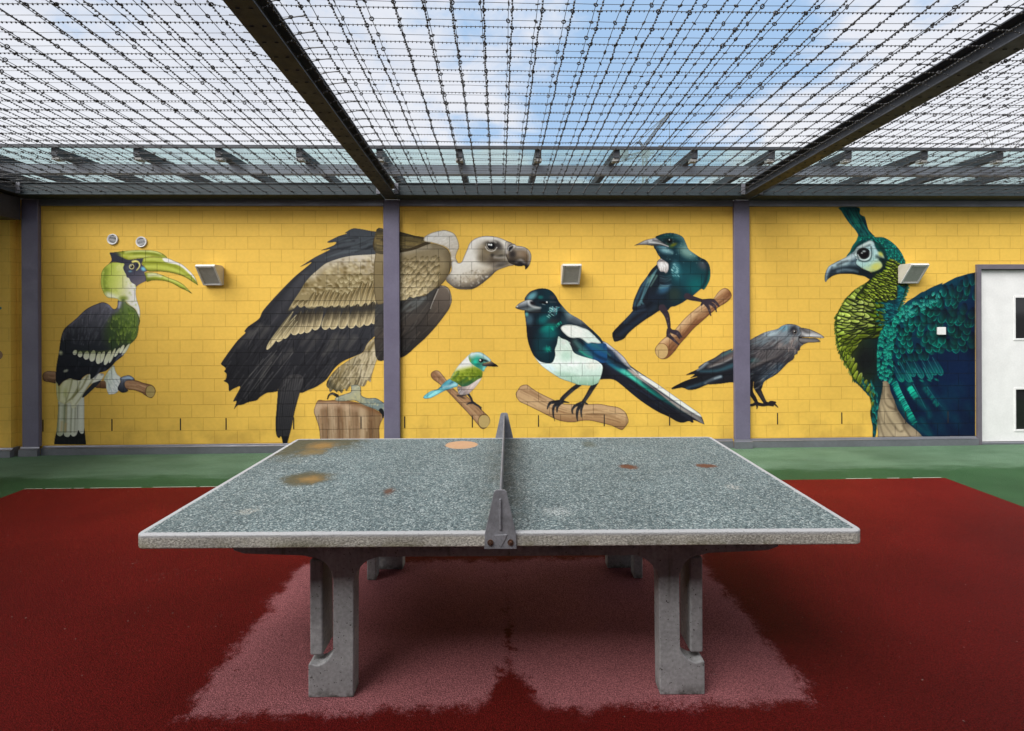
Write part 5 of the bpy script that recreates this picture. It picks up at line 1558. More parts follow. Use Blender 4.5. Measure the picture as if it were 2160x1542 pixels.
def beam_mesh(c, w=.072, y0=-7.2, y1=-.005):
    mb = MB()
    def pt(x, y, h):
        return (x, y, zb(y) + h)
    # rolled channel: two flanges and a set-back web
    for (xa, xb, ha, hb) in ((c - w, c + w, 0, .011), (c - w, c + w, .121, .132), (c - .007, c + .007, .011, .121)):
        mb.hexa([pt(xa, y0, ha), pt(xb, y0, ha), pt(xb, y1, ha), pt(xa, y1, ha)], [pt(xa, y0, hb), pt(xb, y0, hb), pt(xb, y1, hb), pt(xa, y1, hb)])
    # slotted hook bolts along the underside
    y = -6.9
    while y < -.4:
        for dx in (-.03, .035):
            mb.hexa([pt(c + dx - .011, y - .004, -.004), pt(c + dx + .011, y - .004, -.004), pt(c + dx + .011, y + .004, -.004), pt(c + dx - .011, y + .004, -.004)],
                    [pt(c + dx - .011, y - .004, .001), pt(c + dx + .011, y - .004, .001), pt(c + dx + .011, y + .004, .001), pt(c + dx - .011, y + .004, .001)])
        y += .15
    return mb

bn = ['dark steel roof beam along the left edge, above the hornbill corner column', 'dark steel roof beam running back to the vulture column', 'dark steel roof beam running back to the crow column']
for i in range(3):
    o = beam_mesh(cx[i]).build('roof_beam', M['steel'], None, .0015, 1)
    tag(o, bn[i], 'beam', 'roof beams under the sky')
en = ['grey steel eave beam over the hornbill and vulture bay', 'grey steel eave beam over the magpie bay', 'grey steel eave beam over the peacock bay']
for i, (a, b) in enumerate(((cx[0] + .078, cx[1] - .078), (cx[1] + .078, cx[2] - .078), (cx[2] + .078, 7.0))):
    mb = MB()
    mb.box(a, b, -.236, -.226, 2.926, 3.05)
    mb.box(a, b, -.25, .0, 2.922, 2.934)
    mb.box(a, b, -.25, -.16, 3.05, 3.062)
    o = mb.build('eave_beam', M['eave'], None, .002, 1)
    tag(o, en[i], 'beam', 'eave beams above the mural')
    # end cleats
    MB().box(a, a + .045, -.262, -.251, 2.934, 3.05).build('cleat', M['flash'], o, .002)
    MB().box(b - .045, b, -.262, -.251, 2.934, 3.05).build('cleat', M['flash'], o, .002)

# ================================================================ wire nets
def tubes(lines, r, sides=4):
    V, Q = [], []
    n0 = 0
    for P in lines:
        P = np.asarray(P, float)
        d = np.gradient(P, axis=0)
        d /= np.linalg.norm(d, axis=1)[:, None]
        a = np.cross(d, (0, 0, 1.))
        a /= np.linalg.norm(a, axis=1)[:, None]
        b = np.cross(a, d)
        t = np.arange(sides) * 2 * math.pi / sides + .78
        v = P[:, None, :] + r * (a[:, None, :] * np.cos(t)[None, :, None] + b[:, None, :] * np.sin(t)[None, :, None])
        m = len(P)
        i, j = np.meshgrid(np.arange(m - 1), np.arange(sides), indexing='ij')
        j2 = (j + 1) % sides
        q = np.stack([i * sides + j, i * sides + j2, (i + 1) * sides + j2, (i + 1) * sides + j], -1).reshape(-1, 4) + n0
        V.append(v.reshape(-1, 3))
        Q.append(q)
        n0 += m * sides
    return np.concatenate(V), np.concatenate(Q)

def instances(tv, tq, pos, rot):
    n = len(pos)
    v = np.einsum('nij,vj->nvi', rot, tv) + pos[:, None, :]
    q = tq[None] + (np.arange(n) * len(tv))[:, None, None]
    return v.reshape(-1, 3), q.reshape(-1, 4)

def torus(R0, r0, n=8, m=4):
    v, q = [], []
    for i in range(n):
        for j in range(m):
            a, b = 2 * math.pi * i / n, 2 * math.pi * j / m
            v.append(((R0 + r0 * math.cos(b)) * math.cos(a), (R0 + r0 * math.cos(b)) * math.sin(a), r0 * math.sin(b)))
            q.append((i * m + j, ((i + 1) % n) * m + j, ((i + 1) % n) * m + (j + 1) % m, i * m + (j + 1) % m))
    return np.array(v), np.array(q)

def rots(rng, n, tilt):
    ax, ay, az = rng.normal(0, tilt, n), rng.normal(0, tilt, n), rng.uniform(0, 6.28, n)
    M_ = np.zeros((n, 3, 3))
    for k in range(n):
        cx_, sx_, cy_, sy_, cz_, sz_ = math.cos(ax[k]), math.sin(ax[k]), math.cos(ay[k]), math.sin(ay[k]), math.cos(az[k]), math.sin(az[k])
        rx = np.array([[1, 0, 0], [0, cx_, -sx_], [0, sx_, cx_]])
        ry = np.array([[cy_, 0, sy_], [0, 1, 0], [-sy_, 0, cy_]])
        rz = np.array([[cz_, -sz_, 0], [sz_, cz_, 0], [0, 0, 1]])
        M_[k] = rx @ ry @ rz
    return M_

BOXV = np.array([(x, y, z) for x in (-.5, .5) for y in (-.5, .5) for z in (-.5, .5)])
BOXQ = np.array([(0, 1, 3, 2), (4, 6, 7, 5), (0, 4, 5, 1), (2, 3, 7, 6), (0, 2, 6, 4), (1, 5, 7, 3)])

def net(x0, x1, label, seed, phase):
    rng = np.random.default_rng(seed)
    root = empty('wire_net', ((x0 + x1) / 2, -.26, zb(-.26)))
    tag(root, label, 'wire net', 'wire nets stretched between the roof beams')
    ys0 = np.arange(-5.86, -.27, .15)
    for layer, h, y_off in (('barbed_layer', .022, 0.), ('plain_layer', .126, .115)):
        ys = ys0 + y_off + .02
        ys = ys[ys < -.27]
        xs = np.arange(x0 + phase + (.0 if layer == 'barbed_layer' else -.012), x1 - .03, .1475)
        nx, ny = len(xs), len(ys)
        gx = np.repeat(xs[None], ny, 0) + rng.normal(0, .006, (1, nx)) + rng.normal(0, .0022, (ny, nx))
        gy = np.repeat(ys[:, None], nx, 1) + rng.normal(0, .004, (ny, 1)) + rng.normal(0, .0012, (ny, nx))
        # the net hangs a little between the beams
        u = (gx - x0) / (x1 - x0)
        sag = -.012 * 4 * u * (1 - u)
        gz = 2.925 - .044 * gy + h + sag + rng.normal(0, .0008, (ny, nx))
        G = np.stack([gx, gy, gz], -1)
        longi = [np.vstack([G[:, j], [G[-1, j, 0], -.238, zb(-.238) + h]]) for j in range(nx)]
        cross = []
        for i in range(ny):
            e0 = [x0 + .004, G[i, 0, 1], zb(G[i, 0, 1]) + (.008 if layer == 'barbed_layer' else h)]
            e1 = [x1 - .004, G[i, -1, 1], zb(G[i, -1, 1]) + (.008 if layer == 'barbed_layer' else h)]
            cross.append(np.vstack([[e0], G[i] + [0, 0, .004], [e1]]))
        V1, Q1 = tubes(longi, .0022 if layer == 'barbed_layer' else .0021)
        V2, Q2 = tubes(cross, .0018 if layer == 'barbed_layer' else .0014)
        Vs, Qs = [V1, V2], [Q1, Q2 + len(V1)]
        n0 = len(V1) + len(V2)
        if layer == 'barbed_layer':
            pos, fl = [], []
            for P in longi + cross:
                s = np.concatenate([[0], np.cumsum(np.linalg.norm(np.diff(P, axis=0), axis=1))])
                t = np.arange(.012, s[-1], .0235)
                pos.append(np.stack([np.interp(t, s, P[:, k]) for k in range(3)], 1))
                dirx = abs(P[-1, 0] - P[0, 0]) > 1
                fl.append(np.full(len(t), dirx))
            pos = np.concatenate(pos)
            fl = np.concatenate(fl)
            rt = np.zeros((len(pos), 3, 3))
            rt[:, 0, 0] = np.where(fl, .0044, .0092)
            rt[:, 1, 1] = np.where(fl, .0070, .0044)
            rt[:, 2, 2] = .0082
            pos = pos + np.stack([np.where(fl, 0, rng.choice([-.002, .002], len(pos))), np.where(fl, -.002, 0), np.full(len(pos), -.003)], 1)
            v, q = instances(BOXV, BOXQ, pos, rt)
            Vs.append(v)
            Qs.append(q + n0)
            n0 += len(v)
        else:
            # pressed sleeves and thimble loops where the plain wires end
            sl = []
            for P in cross:
                for a, b, c in ((P[0], P[1], 1), (P[-1], P[-2], -1)):
                    k = a + (b - a) / np.linalg.norm(b - a) * .13
                    sl.append([a + [c * .05, 0, 0], k])
                    sl.append([a + [0, 0, -.012], a + [c * .035, 0, -.004], a + [c * .06, 0, .003]])
            v, q = tubes(sl, .0034)
            Vs.append(v)
            Qs.append(q + n0)
            n0 += len(v)
        part = raw_mesh(layer, np.concatenate(Vs) - np.array(root.location), np.concatenate(Qs), M['wire'], root)
        tv, tq = torus(.0104, .0034, 10, 5)
        P = G.reshape(-1, 3) + [0, 0, .001]
        v, q = instances(tv, tq, P - np.array(root.location), rots(rng, len(P), .6))
        rg = raw_mesh('ring_clips', v, q, M['wire'], part, True)
        rg['kind'] = 'stuff'

net(cx[0] + .075, cx[1] - .072, 'wire net with ring clips above the hornbill bay, between left and middle beams', 1, .06)
net(cx[1] + .072, cx[2] - .072, 'wire net with ring clips under the bluest sky, between the two long beams', 2, .055)
net(cx[2] + .072, 6.94, 'wire net with ring clips above the peacock bay, right of the long beams', 3, .05)

# ================================================================ glass canopy above the wall
gc = empty('glass_canopy', (0, 0, 3.45))
tag(gc, 'green tinted glass canopy on steel rafters above the top of the mural wall', 'canopy')
GX0 = .458
L_ = lambda mb, name, mat, bev=.002: mb.build(name, mat, gc, bev, 1, off=(0, 0, -3.45))
for k in range(-8, 9):
    x = GX0 + .889 * k
    r = L_(MB().box(x - .035, x + .035, -.25, 1.62, 3.348, 3.442), 'rafter', M['steel'])
    b = MB().box(x - .04, x + .04, -.235, -.15, 3.31, 3.346).build('bracket', M['bracket'], r, .003)
    if k < 8:
        L_(MB().box(x + .008, x + .881, -.262, 1.6, 3.446, 3.458), 'glass_pane', M['glass'], 0)
mb = MB()
mb.box(-8, 8, .05, .058, 3.236, 3.346)
mb.box(-8, 8, .058, .14, 3.236, 3.244)
L_(mb, 'purlin', M['flash'])
L_(MB().box(-8, 8, 1.3, 1.38, 3.22, 3.346), 'purlin', M['steel'])
L_(MB().box(-8, 8, -.284, -.264, 3.43, 3.468), 'edge_channel', M['steel'])

# ================================================================ wall lights, vents, box
def wall_light():
    root = empty('wall_light', (0, 0, 2.045))
    W, top, bot, dt, db = .215, .11, -.11, .2, .03
    mb = MB()
    prof = [(0, bot), (-db, bot), (-dt, top - .012), (-dt + .006, top), (-.03, top), (0, top - .02)]
    mb.prism(prof, 0, W, lambda p, q, a: (a, p, q))
    mb.build('housing', M['cream'], root, .003, 2)
    s = np.array([dt - db, bot - (top - .012)])
    Ls = np.linalg.norm(s)
    s /= Ls
    nrm = np.array([s[1], -s[0]])
    def P(x, u, w):
        return (x, -dt + s[0] * u + nrm[0] * w, top - .012 + s[1] * u + nrm[1] * w)
    def bar(mb, xa, xb, ua, ub, h, h0=.0):
        mb.hexa([P(xa, ua, h0), P(xb, ua, h0), P(xb, ub, h0), P(xa, ub, h0)], [P(xa, ua, h), P(xb, ua, h), P(xb, ub, h), P(xa, ub, h)])
    fr = MB()
    bar(fr, .0, W, .0, .026, .012, .001)
    bar(fr, .0, W, Ls - .018, Ls - .001, .012, .001)
    bar(fr, .0, .02, .026, Ls - .018, .012, .001)
    bar(fr, W - .02, W, .026, Ls - .018, .012, .001)
    f = fr.build('rim', M['white'], root, .002, 2)
    for x in (.03, W - .03):
        MB().tube(P(x, .013, .011), P(x, .013, .0145), .005, n=10).build('screw', M['rubberblack'], f)
    gl = MB()
    bar(gl, .0201, W - .0201, .0261, Ls - .0181, .004, .0012)
    gl.build('diffuser', M['lampglass'], root)
    return root
lights = [(-3.38, 'slanted square wall light beside the tip of the hornbill bill'), (.735, 'slanted square wall light between the vulture head and the songbird'), (4.772, 'slanted square wall light over the neck of the painted peacock')]
wl = wall_light()
for i, (x, lab) in enumerate(lights):
    o = wl if i == 0 else copy_tree(wl)
    o.location = (x, -.001, 2.045)
    tag(o, lab, 'wall light', 'square wall lights on the mural wall')

def vent():
    root = empty('round_vent', (0, 0, 0))
    MB().lathe([(.045, -.003), (.062, -.003), (.063, -.009), (.058, -.016), (.048, -.014), (.045, -.008)], (0, 0, 0), 40).build('rim', M['white'], root, 0, smooth=False)
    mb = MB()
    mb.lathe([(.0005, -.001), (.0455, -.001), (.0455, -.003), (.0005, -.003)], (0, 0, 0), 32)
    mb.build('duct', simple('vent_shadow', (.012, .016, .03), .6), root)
    for i in range(5):
        z = -.033 + i * .0155
        w = math.sqrt(max(0, .046 ** 2 - z * z)) - .001
        mb = MB()
        mb.hexa([(-w, -.012, z - .002), (w, -.012, z - .002), (w, -.004, z + .001), (-w, -.004, z + .001)], [(-w, -.012, z + .002), (w, -.012, z + .002), (w, -.004, z + .005), (-w, -.004, z + .005)])
        mb.build('slat', M['white'], root)
    return root
v0 = vent()
for i, ((px, py), lab) in enumerate((((238.5, 505), 'round white louvred vent above the hornbill, the higher and farther left one'), ((299, 510.5), 'round white louvred vent just above the casque of the hornbill, the lower one'))):
    o = v0 if i == 0 else copy_tree(v0)
    x, z = pixel_to_wall(px, py)
    o.location = (x, -.001, z)
    o.rotation_euler = (0, R(-4 if i == 0 else 5), 0)
    tag(o, lab, 'vent', 'round vents above the hornbill')

x, z = pixel_to_wall(1983, 698)
sb = empty('junction_box', (x, 0, z))
tag(sb, 'small square white junction box on the wing of the painted peacock', 'junction box')
MB().box(-.044, .044, -.022, -.002, -.044, .044).build('base', M['white'], sb, .003)
MB().box(-.046, .046, -.034, -.0225, -.046, .046).build('cover', M['white'], sb, .006, 3)

# ================================================================ white door
dr = empty('white_door', (5.74, 0, 0))
tag(dr, 'white double door with dark glass panels in a plum-grey frame', 'door')
D0 = (-5.74, 0, 0)
mb = MB()
mb.box(5.716, 5.766, -.03, .12, .0, 2.156)
mb.box(5.766, 8.25, -.03, .12, 2.098, 2.156)
mb.box(8.25, 8.3, -.03, .12, .0, 2.156)
mb.build('door_frame', M['frame'], dr, .003, 2, off=D0)
mb = MB()
wx0, wx1 = 6.226, 6.62
zs = [.03, .169, .652, 1.267, 1.757, 2.09]
for xa, xb in ((5.772, 7.005), (7.012, 8.246)):
    a, b = (wx0, wx1) if xa < 6 else (7.4, 7.794)
    mb.box(xa, a - .024, .02, .06, zs[0], zs[5])
    mb.box(b + .024, xb, .02, .06, zs[0], zs[5])
    for z0, z1 in ((zs[0], zs[1] - .024), (zs[2] + .024, zs[3] - .024), (zs[4] + .024, zs[5])):
        mb.box(a - .024, b + .024, .02, .06, z0, z1)
leaf = mb.build('leaf', M['white'], dr, off=D0)
for a, b in ((wx0, wx1), (7.4, 7.794)):
    for z0, z1 in ((zs[1], zs[2]), (zs[3], zs[4])):
        mb = MB()
        mb.box(a - .023, a, .013, .05, z0 - .023, z1 + .023)
        mb.box(b, b + .023, .013, .05, z0 - .023, z1 + .023)
        mb.box(a, b, .013, .05, z0 - .023, z0)
        mb.box(a, b, .013, .05, z1, z1 + .023)
        f = mb.build('glazing_bead', M['white'], leaf, .002, 1)
        MB().box(a + .0005, b - .0005, .035, .041, z0 + .0005, z1 - .0005).build('pane', M['pane'], leaf)
mb = MB()
mb.box(5.768, 8.248, -.02, .1, .0, .024)
mb.build('threshold', M['flash'], dr, .002, off=D0)
MB().tube((6.95, .02, 1.02), (6.95, -.03, 1.02), .012).tube((6.95, -.03, 1.02), (6.84, -.03, 1.02), .009).build('handle', M['flash'], leaf)
# room behind the glass
mb = MB()
mb.box(5.75, 8.3, 1.9, 2.0, 0, 2.3)
mb.box(5.75, 8.3, .2, 1.9, 2.2, 2.3)
mb.box(5.65, 5.75, .2, 1.9, 0, 2.3)
mb.build('room_lining', simple('dim_room', (.12, .09, .05), .8), dr, off=D0)

# ================================================================ side building on the left
SY = -.08
sbx = pixel_to_wall(22, 700, SY)[0]
sbd = empty('side_building', (sbx, SY, 0))
tag(sbd, 'yellow block side building with a dark fascia at the left edge of the yard', 'building')
OF = (-sbx, -SY, 0)
MB().box(-9.5, sbx, SY, -.0005, .0, 3.02).build('wall', M['wall'], sbd, off=OF)
base_flash(-9.5, sbx + .03, SY - .044, 'base_flashing', sbd).location = OF
mb = MB()
mb.box(sbx + .0005, sbx + .03, SY - .003, -.001, 0, .1)
mb.build('return_flashing', M['flash'], sbd, .002, off=OF)
fx, fz = pixel_to_wall(44, 464, -.12)
MB().box(-5.78, fx, -9, -.12, fz, 2.915).build('fascia', M['fascia'], sbd, .004, off=OF)
MB().box(-9.5, -5.45, -9, 1.2, 3.07, 3.2).build('roof', M['fascia'], sbd, .004, off=OF)
mb = MB()
bx, bz = pixel_to_wall(-4, 749, SY)
mb.lathe([(.0005, SY - .0005), (.052, SY - .0005), (.052, SY - .0018), (.0005, SY - .0018)], (bx, 0, bz), 28)
mb.build('painted_branch', simple('branch_paint', tuple(lin((150, 112, 74)) * KW), .6), sbd, off=OF)
mb = MB()
p = [pixel_to_wall(*q, SY) for q in ((-8, 645), (3, 648), (4, 651), (-3, 655), (-8, 657))]
mb.prism(p, SY - .0018, SY - .0004, lambda a, b, u: (a, u, b))
mb.build('painted_beak', simple('teal_paint', tuple(lin((60, 120, 110)) * KW), .6), sbd, off=OF)

# ================================================================ unseen building behind the camera, added to shade the near floor
rb = empty('rear_shade_building', (0, -8.2, 0))
tag(rb, 'unseen plain grey building opposite the mural wall, added to shade the near floor', 'building')
MB().box(-9.5, 9.5, -9.2, -8.2, 0, 3.42).build('wall', simple('rear_render', (.3, .29, .28), .8), rb, off=(0, 8.2, 0))
MB().box(-9.6, 9.6, -9.3, -6.75, 3.42, 3.56).build('roof', M['fascia'], rb, off=(0, 8.2, 0))

# ================================================================ concrete table-tennis table
TX, TY, TYAW, TZ = .02085, -3.42736, -.02066, .76
TL, TW, TT = 1.388, .772, .054
tb = empty('table_tennis_table', (TX, TY, .004), TYAW)
tag(tb, 'weathered concrete table tennis table with speckled blue-grey top and steel net', 'table')
TB0 = (0, 0, -.004)

def tl(px, py):
    # image pixels projected onto the table top plane -> table metres
    a, b = px - 1080., py - CY
    u, v = a * _c - b * _s, a * _s + b * _c
    t = (TZ - CH) / -v
    x, y = t * (CF * FW[0] + u * RT[0]) - TX, -CD + t * (CF * FW[1] + u * RT[1]) - TY
    c, s = math.cos(-TYAW), math.sin(-TYAW)
    return x * c - y * s, x * s + y * c

def table_mat():
    t = NT('speckled_table_concrete')
    sx = t.n('ShaderNodeSeparateXYZ')
    t.l(t.obj(), sx.inputs[0])
    x, y, z = sx.outputs
    # terrazzo chips
    vo = t.n('ShaderNodeTexVoronoi')
    vo.inputs['Scale'].default_value = 180
    t.l(t.obj(), vo.inputs['Vector'])
    rnd = t.n('ShaderNodeSeparateColor')
    t.l(vo.outputs['Color'], rnd.inputs[0])
    cr = t.n('ShaderNodeValToRGB')
    t.l(rnd.outputs[0], cr.inputs[0])
    el = cr.color_ramp.elements
    el[0].position, el[0].color = 0., (.03, .045, .052, 1)
    el[1].position, el[1].color = 1., (.42, .46, .455, 1)
    for p_, c_ in ((.25, (.055, .08, .088, 1)), (.5, (.095, .134, .142, 1)), (.72, (.15, .198, .204, 1)), (.9, (.24, .285, .287, 1))):
        e = cr.color_ramp.elements.new(p_)
        e.color = c_
    top = t.vary(cr.outputs[0], 2.2, .1)
    top = t.vary(top, 300, .2)
    # dirt that gathers along the net
    ny = t.math('MULTIPLY', t.step(t.math('ABSOLUTE', t.math('ADD', x, -.01)), .16, .0), t.step(t.noise(9, 5, .7), .3, .65))
    top = t.mix(t.math('MULTIPLY', ny, .6), top, (.05, .048, .036))
    # worn centre line
    ln = t.math('MULTIPLY', t.step(t.math('ABSOLUTE', t.math('ADD', y, .0)), .0026, .0012), t.step(t.noise(14, 4, .7), .45, .58))
    top = t.mix(t.math('MULTIPLY', ln, .55), top, (.5, .53, .53))
    edges = t.math('MULTIPLY', t.math('SUBTRACT', t.noise(11, 6, .72), .5), 1.5)
    grain = t.math('MULTIPLY', t.math('SUBTRACT', t.noise(70, 4, .8), .5), 1.2)
    def spot(px0, px1, py0, py1, col, al, rag=1., soft=.35, gr=.5, speck=0):
        nonlocal top
        ax, ay = tl((px0 + px1) / 2, py0)
        bx_, by_ = tl((px0 + px1) / 2, py1)
        lx, ly = tl(px0, (py0 + py1) / 2)
        rx_, ry_ = tl(px1, (py0 + py1) / 2)
        cx_, cy_ = (lx + rx_) / 2, (ay + by_) / 2
        hx, hy = abs(rx_ - lx) / 2, abs(ay - by_) / 2
        dx = t.math('DIVIDE', t.math('ADD', x, -cx_), hx)
        dy = t.math('DIVIDE', t.math('ADD', y, -cy_), hy)
        d = t.math('SQRT', t.math('ADD', t.math('MULTIPLY', dx, dx), t.math('MULTIPLY', dy, dy)))
        d = t.math('ADD', d, t.math('MULTIPLY', edges, rag))
        d = t.math('ADD', d, t.math('MULTIPLY', grain, gr))
        k = t.math('MULTIPLY', t.step(d, 1. + soft * .2, 1. - soft), al)
        if speck:
            k = t.math('MULTIPLY', k, t.step(t.noise(95, 3, .8), .46, .58))
        top = t.mix(k, top, col)
    ol = (.062, .056, .028)
    spot(500, 790, 890, 976, ol, .95, .75, .5, .7)
    spot(640, 718, 930, 951, (.23, .13, .035), .9, 1.1, .9, .7)
    spot(625, 690, 946, 962, (.16, .11, .04), .85, 1.1, .8, .7)
    spot(588, 706, 994, 1028, (.068, .06, .03), .97, .7, .45, .7)
    spot(618, 694, 1001, 1021, (.24, .14, .04), .85, 1.1, .9, .8)
    spot(938, 1008, 930, 947, (.46, .27, .15), .96, .12, .1, .12)
    spot(806, 836, 1026, 1046, (.09, .035, .016), .9, 1.5, .7, 1.1)
    spot(1306, 1348, 979, 990, (.1, .034, .014), .95, 1.3, .5, 1.3)
    spot(1466, 1512, 978, 987, (.1, .034, .014), .95, 1.1, .4, 1.3)
    spot(498, 552, 1070, 1086, (.42, .4, .35), .8, 1.5, .9, 1., 1)
    spot(1522, 1566, 1020, 1034, (.46, .44, .4), .85, 1.3, .8, 1., 1)
    spot(1145, 1210, 1068, 1092, (.44, .46, .45), .75, 1.6, .9, 1., 1)
    spot(1225, 1260, 930, 945, (.06, .06, .03), .5, 1.0, .6)
    # white painted rim
    ex = t.math('SUBTRACT', TL, t.math('ABSOLUTE', x))
    ey = t.math('SUBTRACT', TW, t.math('ABSOLUTE', y))
    e = t.math('ADD', t.math('MINIMUM', ex, ey), t.math('MULTIPLY', t.math('SUBTRACT', t.noise(60, 3), .5), .012))
    wp = t.step(e, .026, .021)
    wc = t.mix(t.step(t.noise(120, 3, .7), .55, .75), (.38, .385, .4), (.19, .19, .185))
    top = t.mix(wp, top, wc)
    # rough sides, mossy and stained towards the bottom edge
    sd = t.vary((.36, .345, .31), 5, .2)
    sd = t.vary(sd, 110, .4, 4)
    ms = t.math('MULTIPLY', t.step(t.noise(6, 5, .7), .46, .62), t.step(z, .755, .70))
    sd = t.mix(t.math('MULTIPLY', ms, .6), sd, (.14, .125, .05))
    bl = t.math('MULTIPLY', t.step(t.noise(24, 4, .7), .56, .68), t.step(z, .74, .7))
    sd = t.mix(t.math('MULTIPLY', bl, .7), sd, (.05, .045, .03))
    sd = t.mix(t.step(z, .742, .756), sd, wc)
    gm = t.n('ShaderNodeNewGeometry')
    nz = t.n('ShaderNodeSeparateXYZ')
    t.l(gm.outputs['Normal'], nz.inputs[0])
    col = t.mix(t.step(nz.outputs[2], .55, .8), sd, top)
    h1 = t.math('MULTIPLY', t.noise(170, 3, .7), t.step(nz.outputs[2], .8, .5, .12, 1.))
    return t.done(col, t.step(t.noise(30), .3, .7, .55, .75), 0., t.bump(h1, .75, .006), .4)
M['table'] = table_mat()

# slab: rounded corners, softened arrises
mb = MB()
rc = .035
prof = []
for sxx, syy, a0 in ((1, -1, -90), (1, 1, 0), (-1, 1, 90), (-1, -1, 180)):
    for k in range(7):
        a = R(a0 + 15 * k)
        prof.append((sxx * (TL - rc) + rc * math.cos(a), syy * (TW - rc) + rc * math.sin(a)))
mb.prism(prof, TZ - TT, TZ, lambda p, q, a: (p, q, a))
slab = mb.build('tabletop', M['table'], tb, .006, 3, off=TB0)

# two portal frames carrying the slab
def arc(cx_, cz_, r, a0, a1, n=7):
    return [(cx_ + r * math.cos(R(a0 + (a1 - a0) * k / n)), cz_ + r * math.sin(R(a0 + (a1 - a0) * k / n))) for k in range(n + 1)]
TOPZ, UB = TZ - TT - .0015, .588
half = [(1.15, TOPZ), (1.15, .645), (1.13, .616), (1.09, .602), (.84, .592)]
half += arc(.815, .49, .095, 90, 180)                 # outer haunch, runs down the leg
half += [(.72, .215)]
half += arc(.80, .215, .08, 180, 262, 6)            # bottom of the slot
half += [(.816, .145), (.824, .14), (.824, 0.), (.637, 0.), (.634, .45)]
half += arc(.519, .47, .115, 0, 90)                  # inner haunch
prof = half + [(-x_, z_) for x_, z_ in reversed(half)]
def frame_part(ya, yb, sh):
    mb = MB()
    mb.prism(prof, ya, yb, lambda p, q, a: (p + sh, a, q + .004 if q < .1 else q))
    return mb.build('support_frame', M['concrete'], tb, .010, 3, off=TB0)
fr = frame_part(-.585, -.505, .021)
frame_part(.515, .595, .005)
def strip(sx_, ya, yb, hook):
    sh = .021 if hook else .005
    xa, xb = sorted((sx_ * .77 + sh, sx_ * .824 + sh))
    mb = MB()
    mb.box(xa, xb, ya, yb, .166 if hook else .004, .566)
    o = mb.build('support_strip', M['concrete'], tb, .008, 3, off=TB0)
    MB().tube((sx_ * .797 + sh, (ya + yb) / 2, .566), (sx_ * .797 + sh, (ya + yb) / 2, .598), .006).build('pin', M['flash'], o)
    if hook:
        MB().tube((sx_ * .797 + sh, (ya + yb) / 2, .142), (sx_ * .797 + sh, (ya + yb) / 2, .166), .006).build('pin', M['flash'], o)
for s_ in (-1, 1):
    strip(s_, -.565, -.43, True)
    strip(s_, .38, .47, False)
# rails tying the frames together
for s_ in (-1, 1):
    xa, xb = sorted((s_ * .62, s_ * .70))
    mb = MB()
    mb.box(xa, xb, -.504, .514, .60, TOPZ)
    mb.build('tie_rail', M['concrete'], tb, .006, 2, off=TB0)

# steel net with end plates
steel = simple('dull_net_steel', (.22, .225, .25), .55, .25, .16, 14, 70, .08)
nt = MB()
nt.box(-.0035, .0035, -TW - .008, TW + .008, TZ + .003, TZ + .152)
netp = nt.build('net_plate', steel, tb, .001, 1, off=TB0)
def end_plate(s_):
    ya, yb = s_ * (TW + .0035), s_ * (TW + .0095)
    mb = MB()
    base, topw = .061, .021
    pr = [(-base, TZ - .058), (base, TZ - .058), (base * .97, TZ + .0), (topw + .003, TZ + .158), (topw - .005, TZ + .166), (-topw + .005, TZ + .166), (-topw - .003, TZ + .158), (-base * .97, TZ + .0)]
    mb.prism(pr, ya, yb, lambda p, q, a: (p, a, q))
    o = mb.build('end_plate', steel, tb, .0015, 2, off=TB0)
    y2 = yb + s_ * .006
    r = MB()
    r.box(-.0045, .0045, min(yb, y2), max(yb, y2), TZ + .016, TZ + .134)
    r.build('rib', steel, o, .003, 2)
    g = MB()
    g.prism([(-.024, TZ - .004), (.026, TZ - .002), (.018, TZ - .022), (.002, TZ - .05), (-.012, TZ - .034)], yb, yb + s_ * .002, lambda p, q, a: (p, a, q))
    g.build('weld_patch', steel, o, .0008, 1)
    for dx in (-.038, .038):
        b = MB()
        b.tube((dx, yb, TZ - .032), (dx, yb + s_ * .003, TZ - .032), .0115, n=16)
        b.tube((dx, yb + s_ * .003, TZ - .032), (dx, yb + s_ * .009, TZ - .032), .006, .0052, n=6)
        b.build('bolt', M['rust'], o)
M['rust'] = simple('rusty_bolt', (.09, .045, .028), .7, .3, .5, 80, 200, .2)
end_plate(-1)
end_plate(1)

# ================================================================ beyond the wall: crane and bare tree
D = 70.
cr = empty('tower_crane', far_point(1360, 500, D) * np.array([1, 1, 0]))
tag(cr, 'pale grey luffing tower crane seen through the net beyond the canopy', 'crane')
OC = tuple(-np.array(cr.location))
def lattice(p, q, w, n, r=.06):
    mb = MB()
    p, q = np.array(p, float), np.array(q, float)
    d = (q - p) / np.linalg.norm(q - p)
    a = np.cross(d, FW)
    a /= np.linalg.norm(a)
    b = FW
    cs = [(a + b) * w / 2, (a - b) * w / 2, (-a - b) * w / 2, (-a + b) * w / 2]
    for c in cs:
        mb.tube(p + c, q + c, r, n=5)
    for k in range(n):
        s0, s1 = p + (q - p) * k / n, p + (q - p) * (k + 1) / n
        for i in range(4):
            mb.tube(s0 + cs[i], s1 + cs[(i + 1) % 4], r * .6, n=4, cap=False)
    return mb
fp = lambda x, y: far_point(x, y, D)
base = np.array(fp(1360, 330))
foot = base.copy()
foot[2] = 0
lattice(foot, fp(1360, 318), .5, 24, .07).build('mast', M['crane'], cr, off=OC)
lattice(fp(1354, 314), fp(1411, 239), .3, 22, .07).build('jib', M['crane'], cr, off=OC)
lattice(fp(1380, 318), fp(1308, 336), .5, 10, .05).build('counter_jib', M['crane'], cr, off=OC)
mb = MB()
c0 = fp(1316, 326)
mb.box(c0[0] - .5, c0[0] + .5, c0[1] - .5, c0[1] + .5, c0[2] - .4, c0[2] + .5)
c0 = fp(1362, 324)
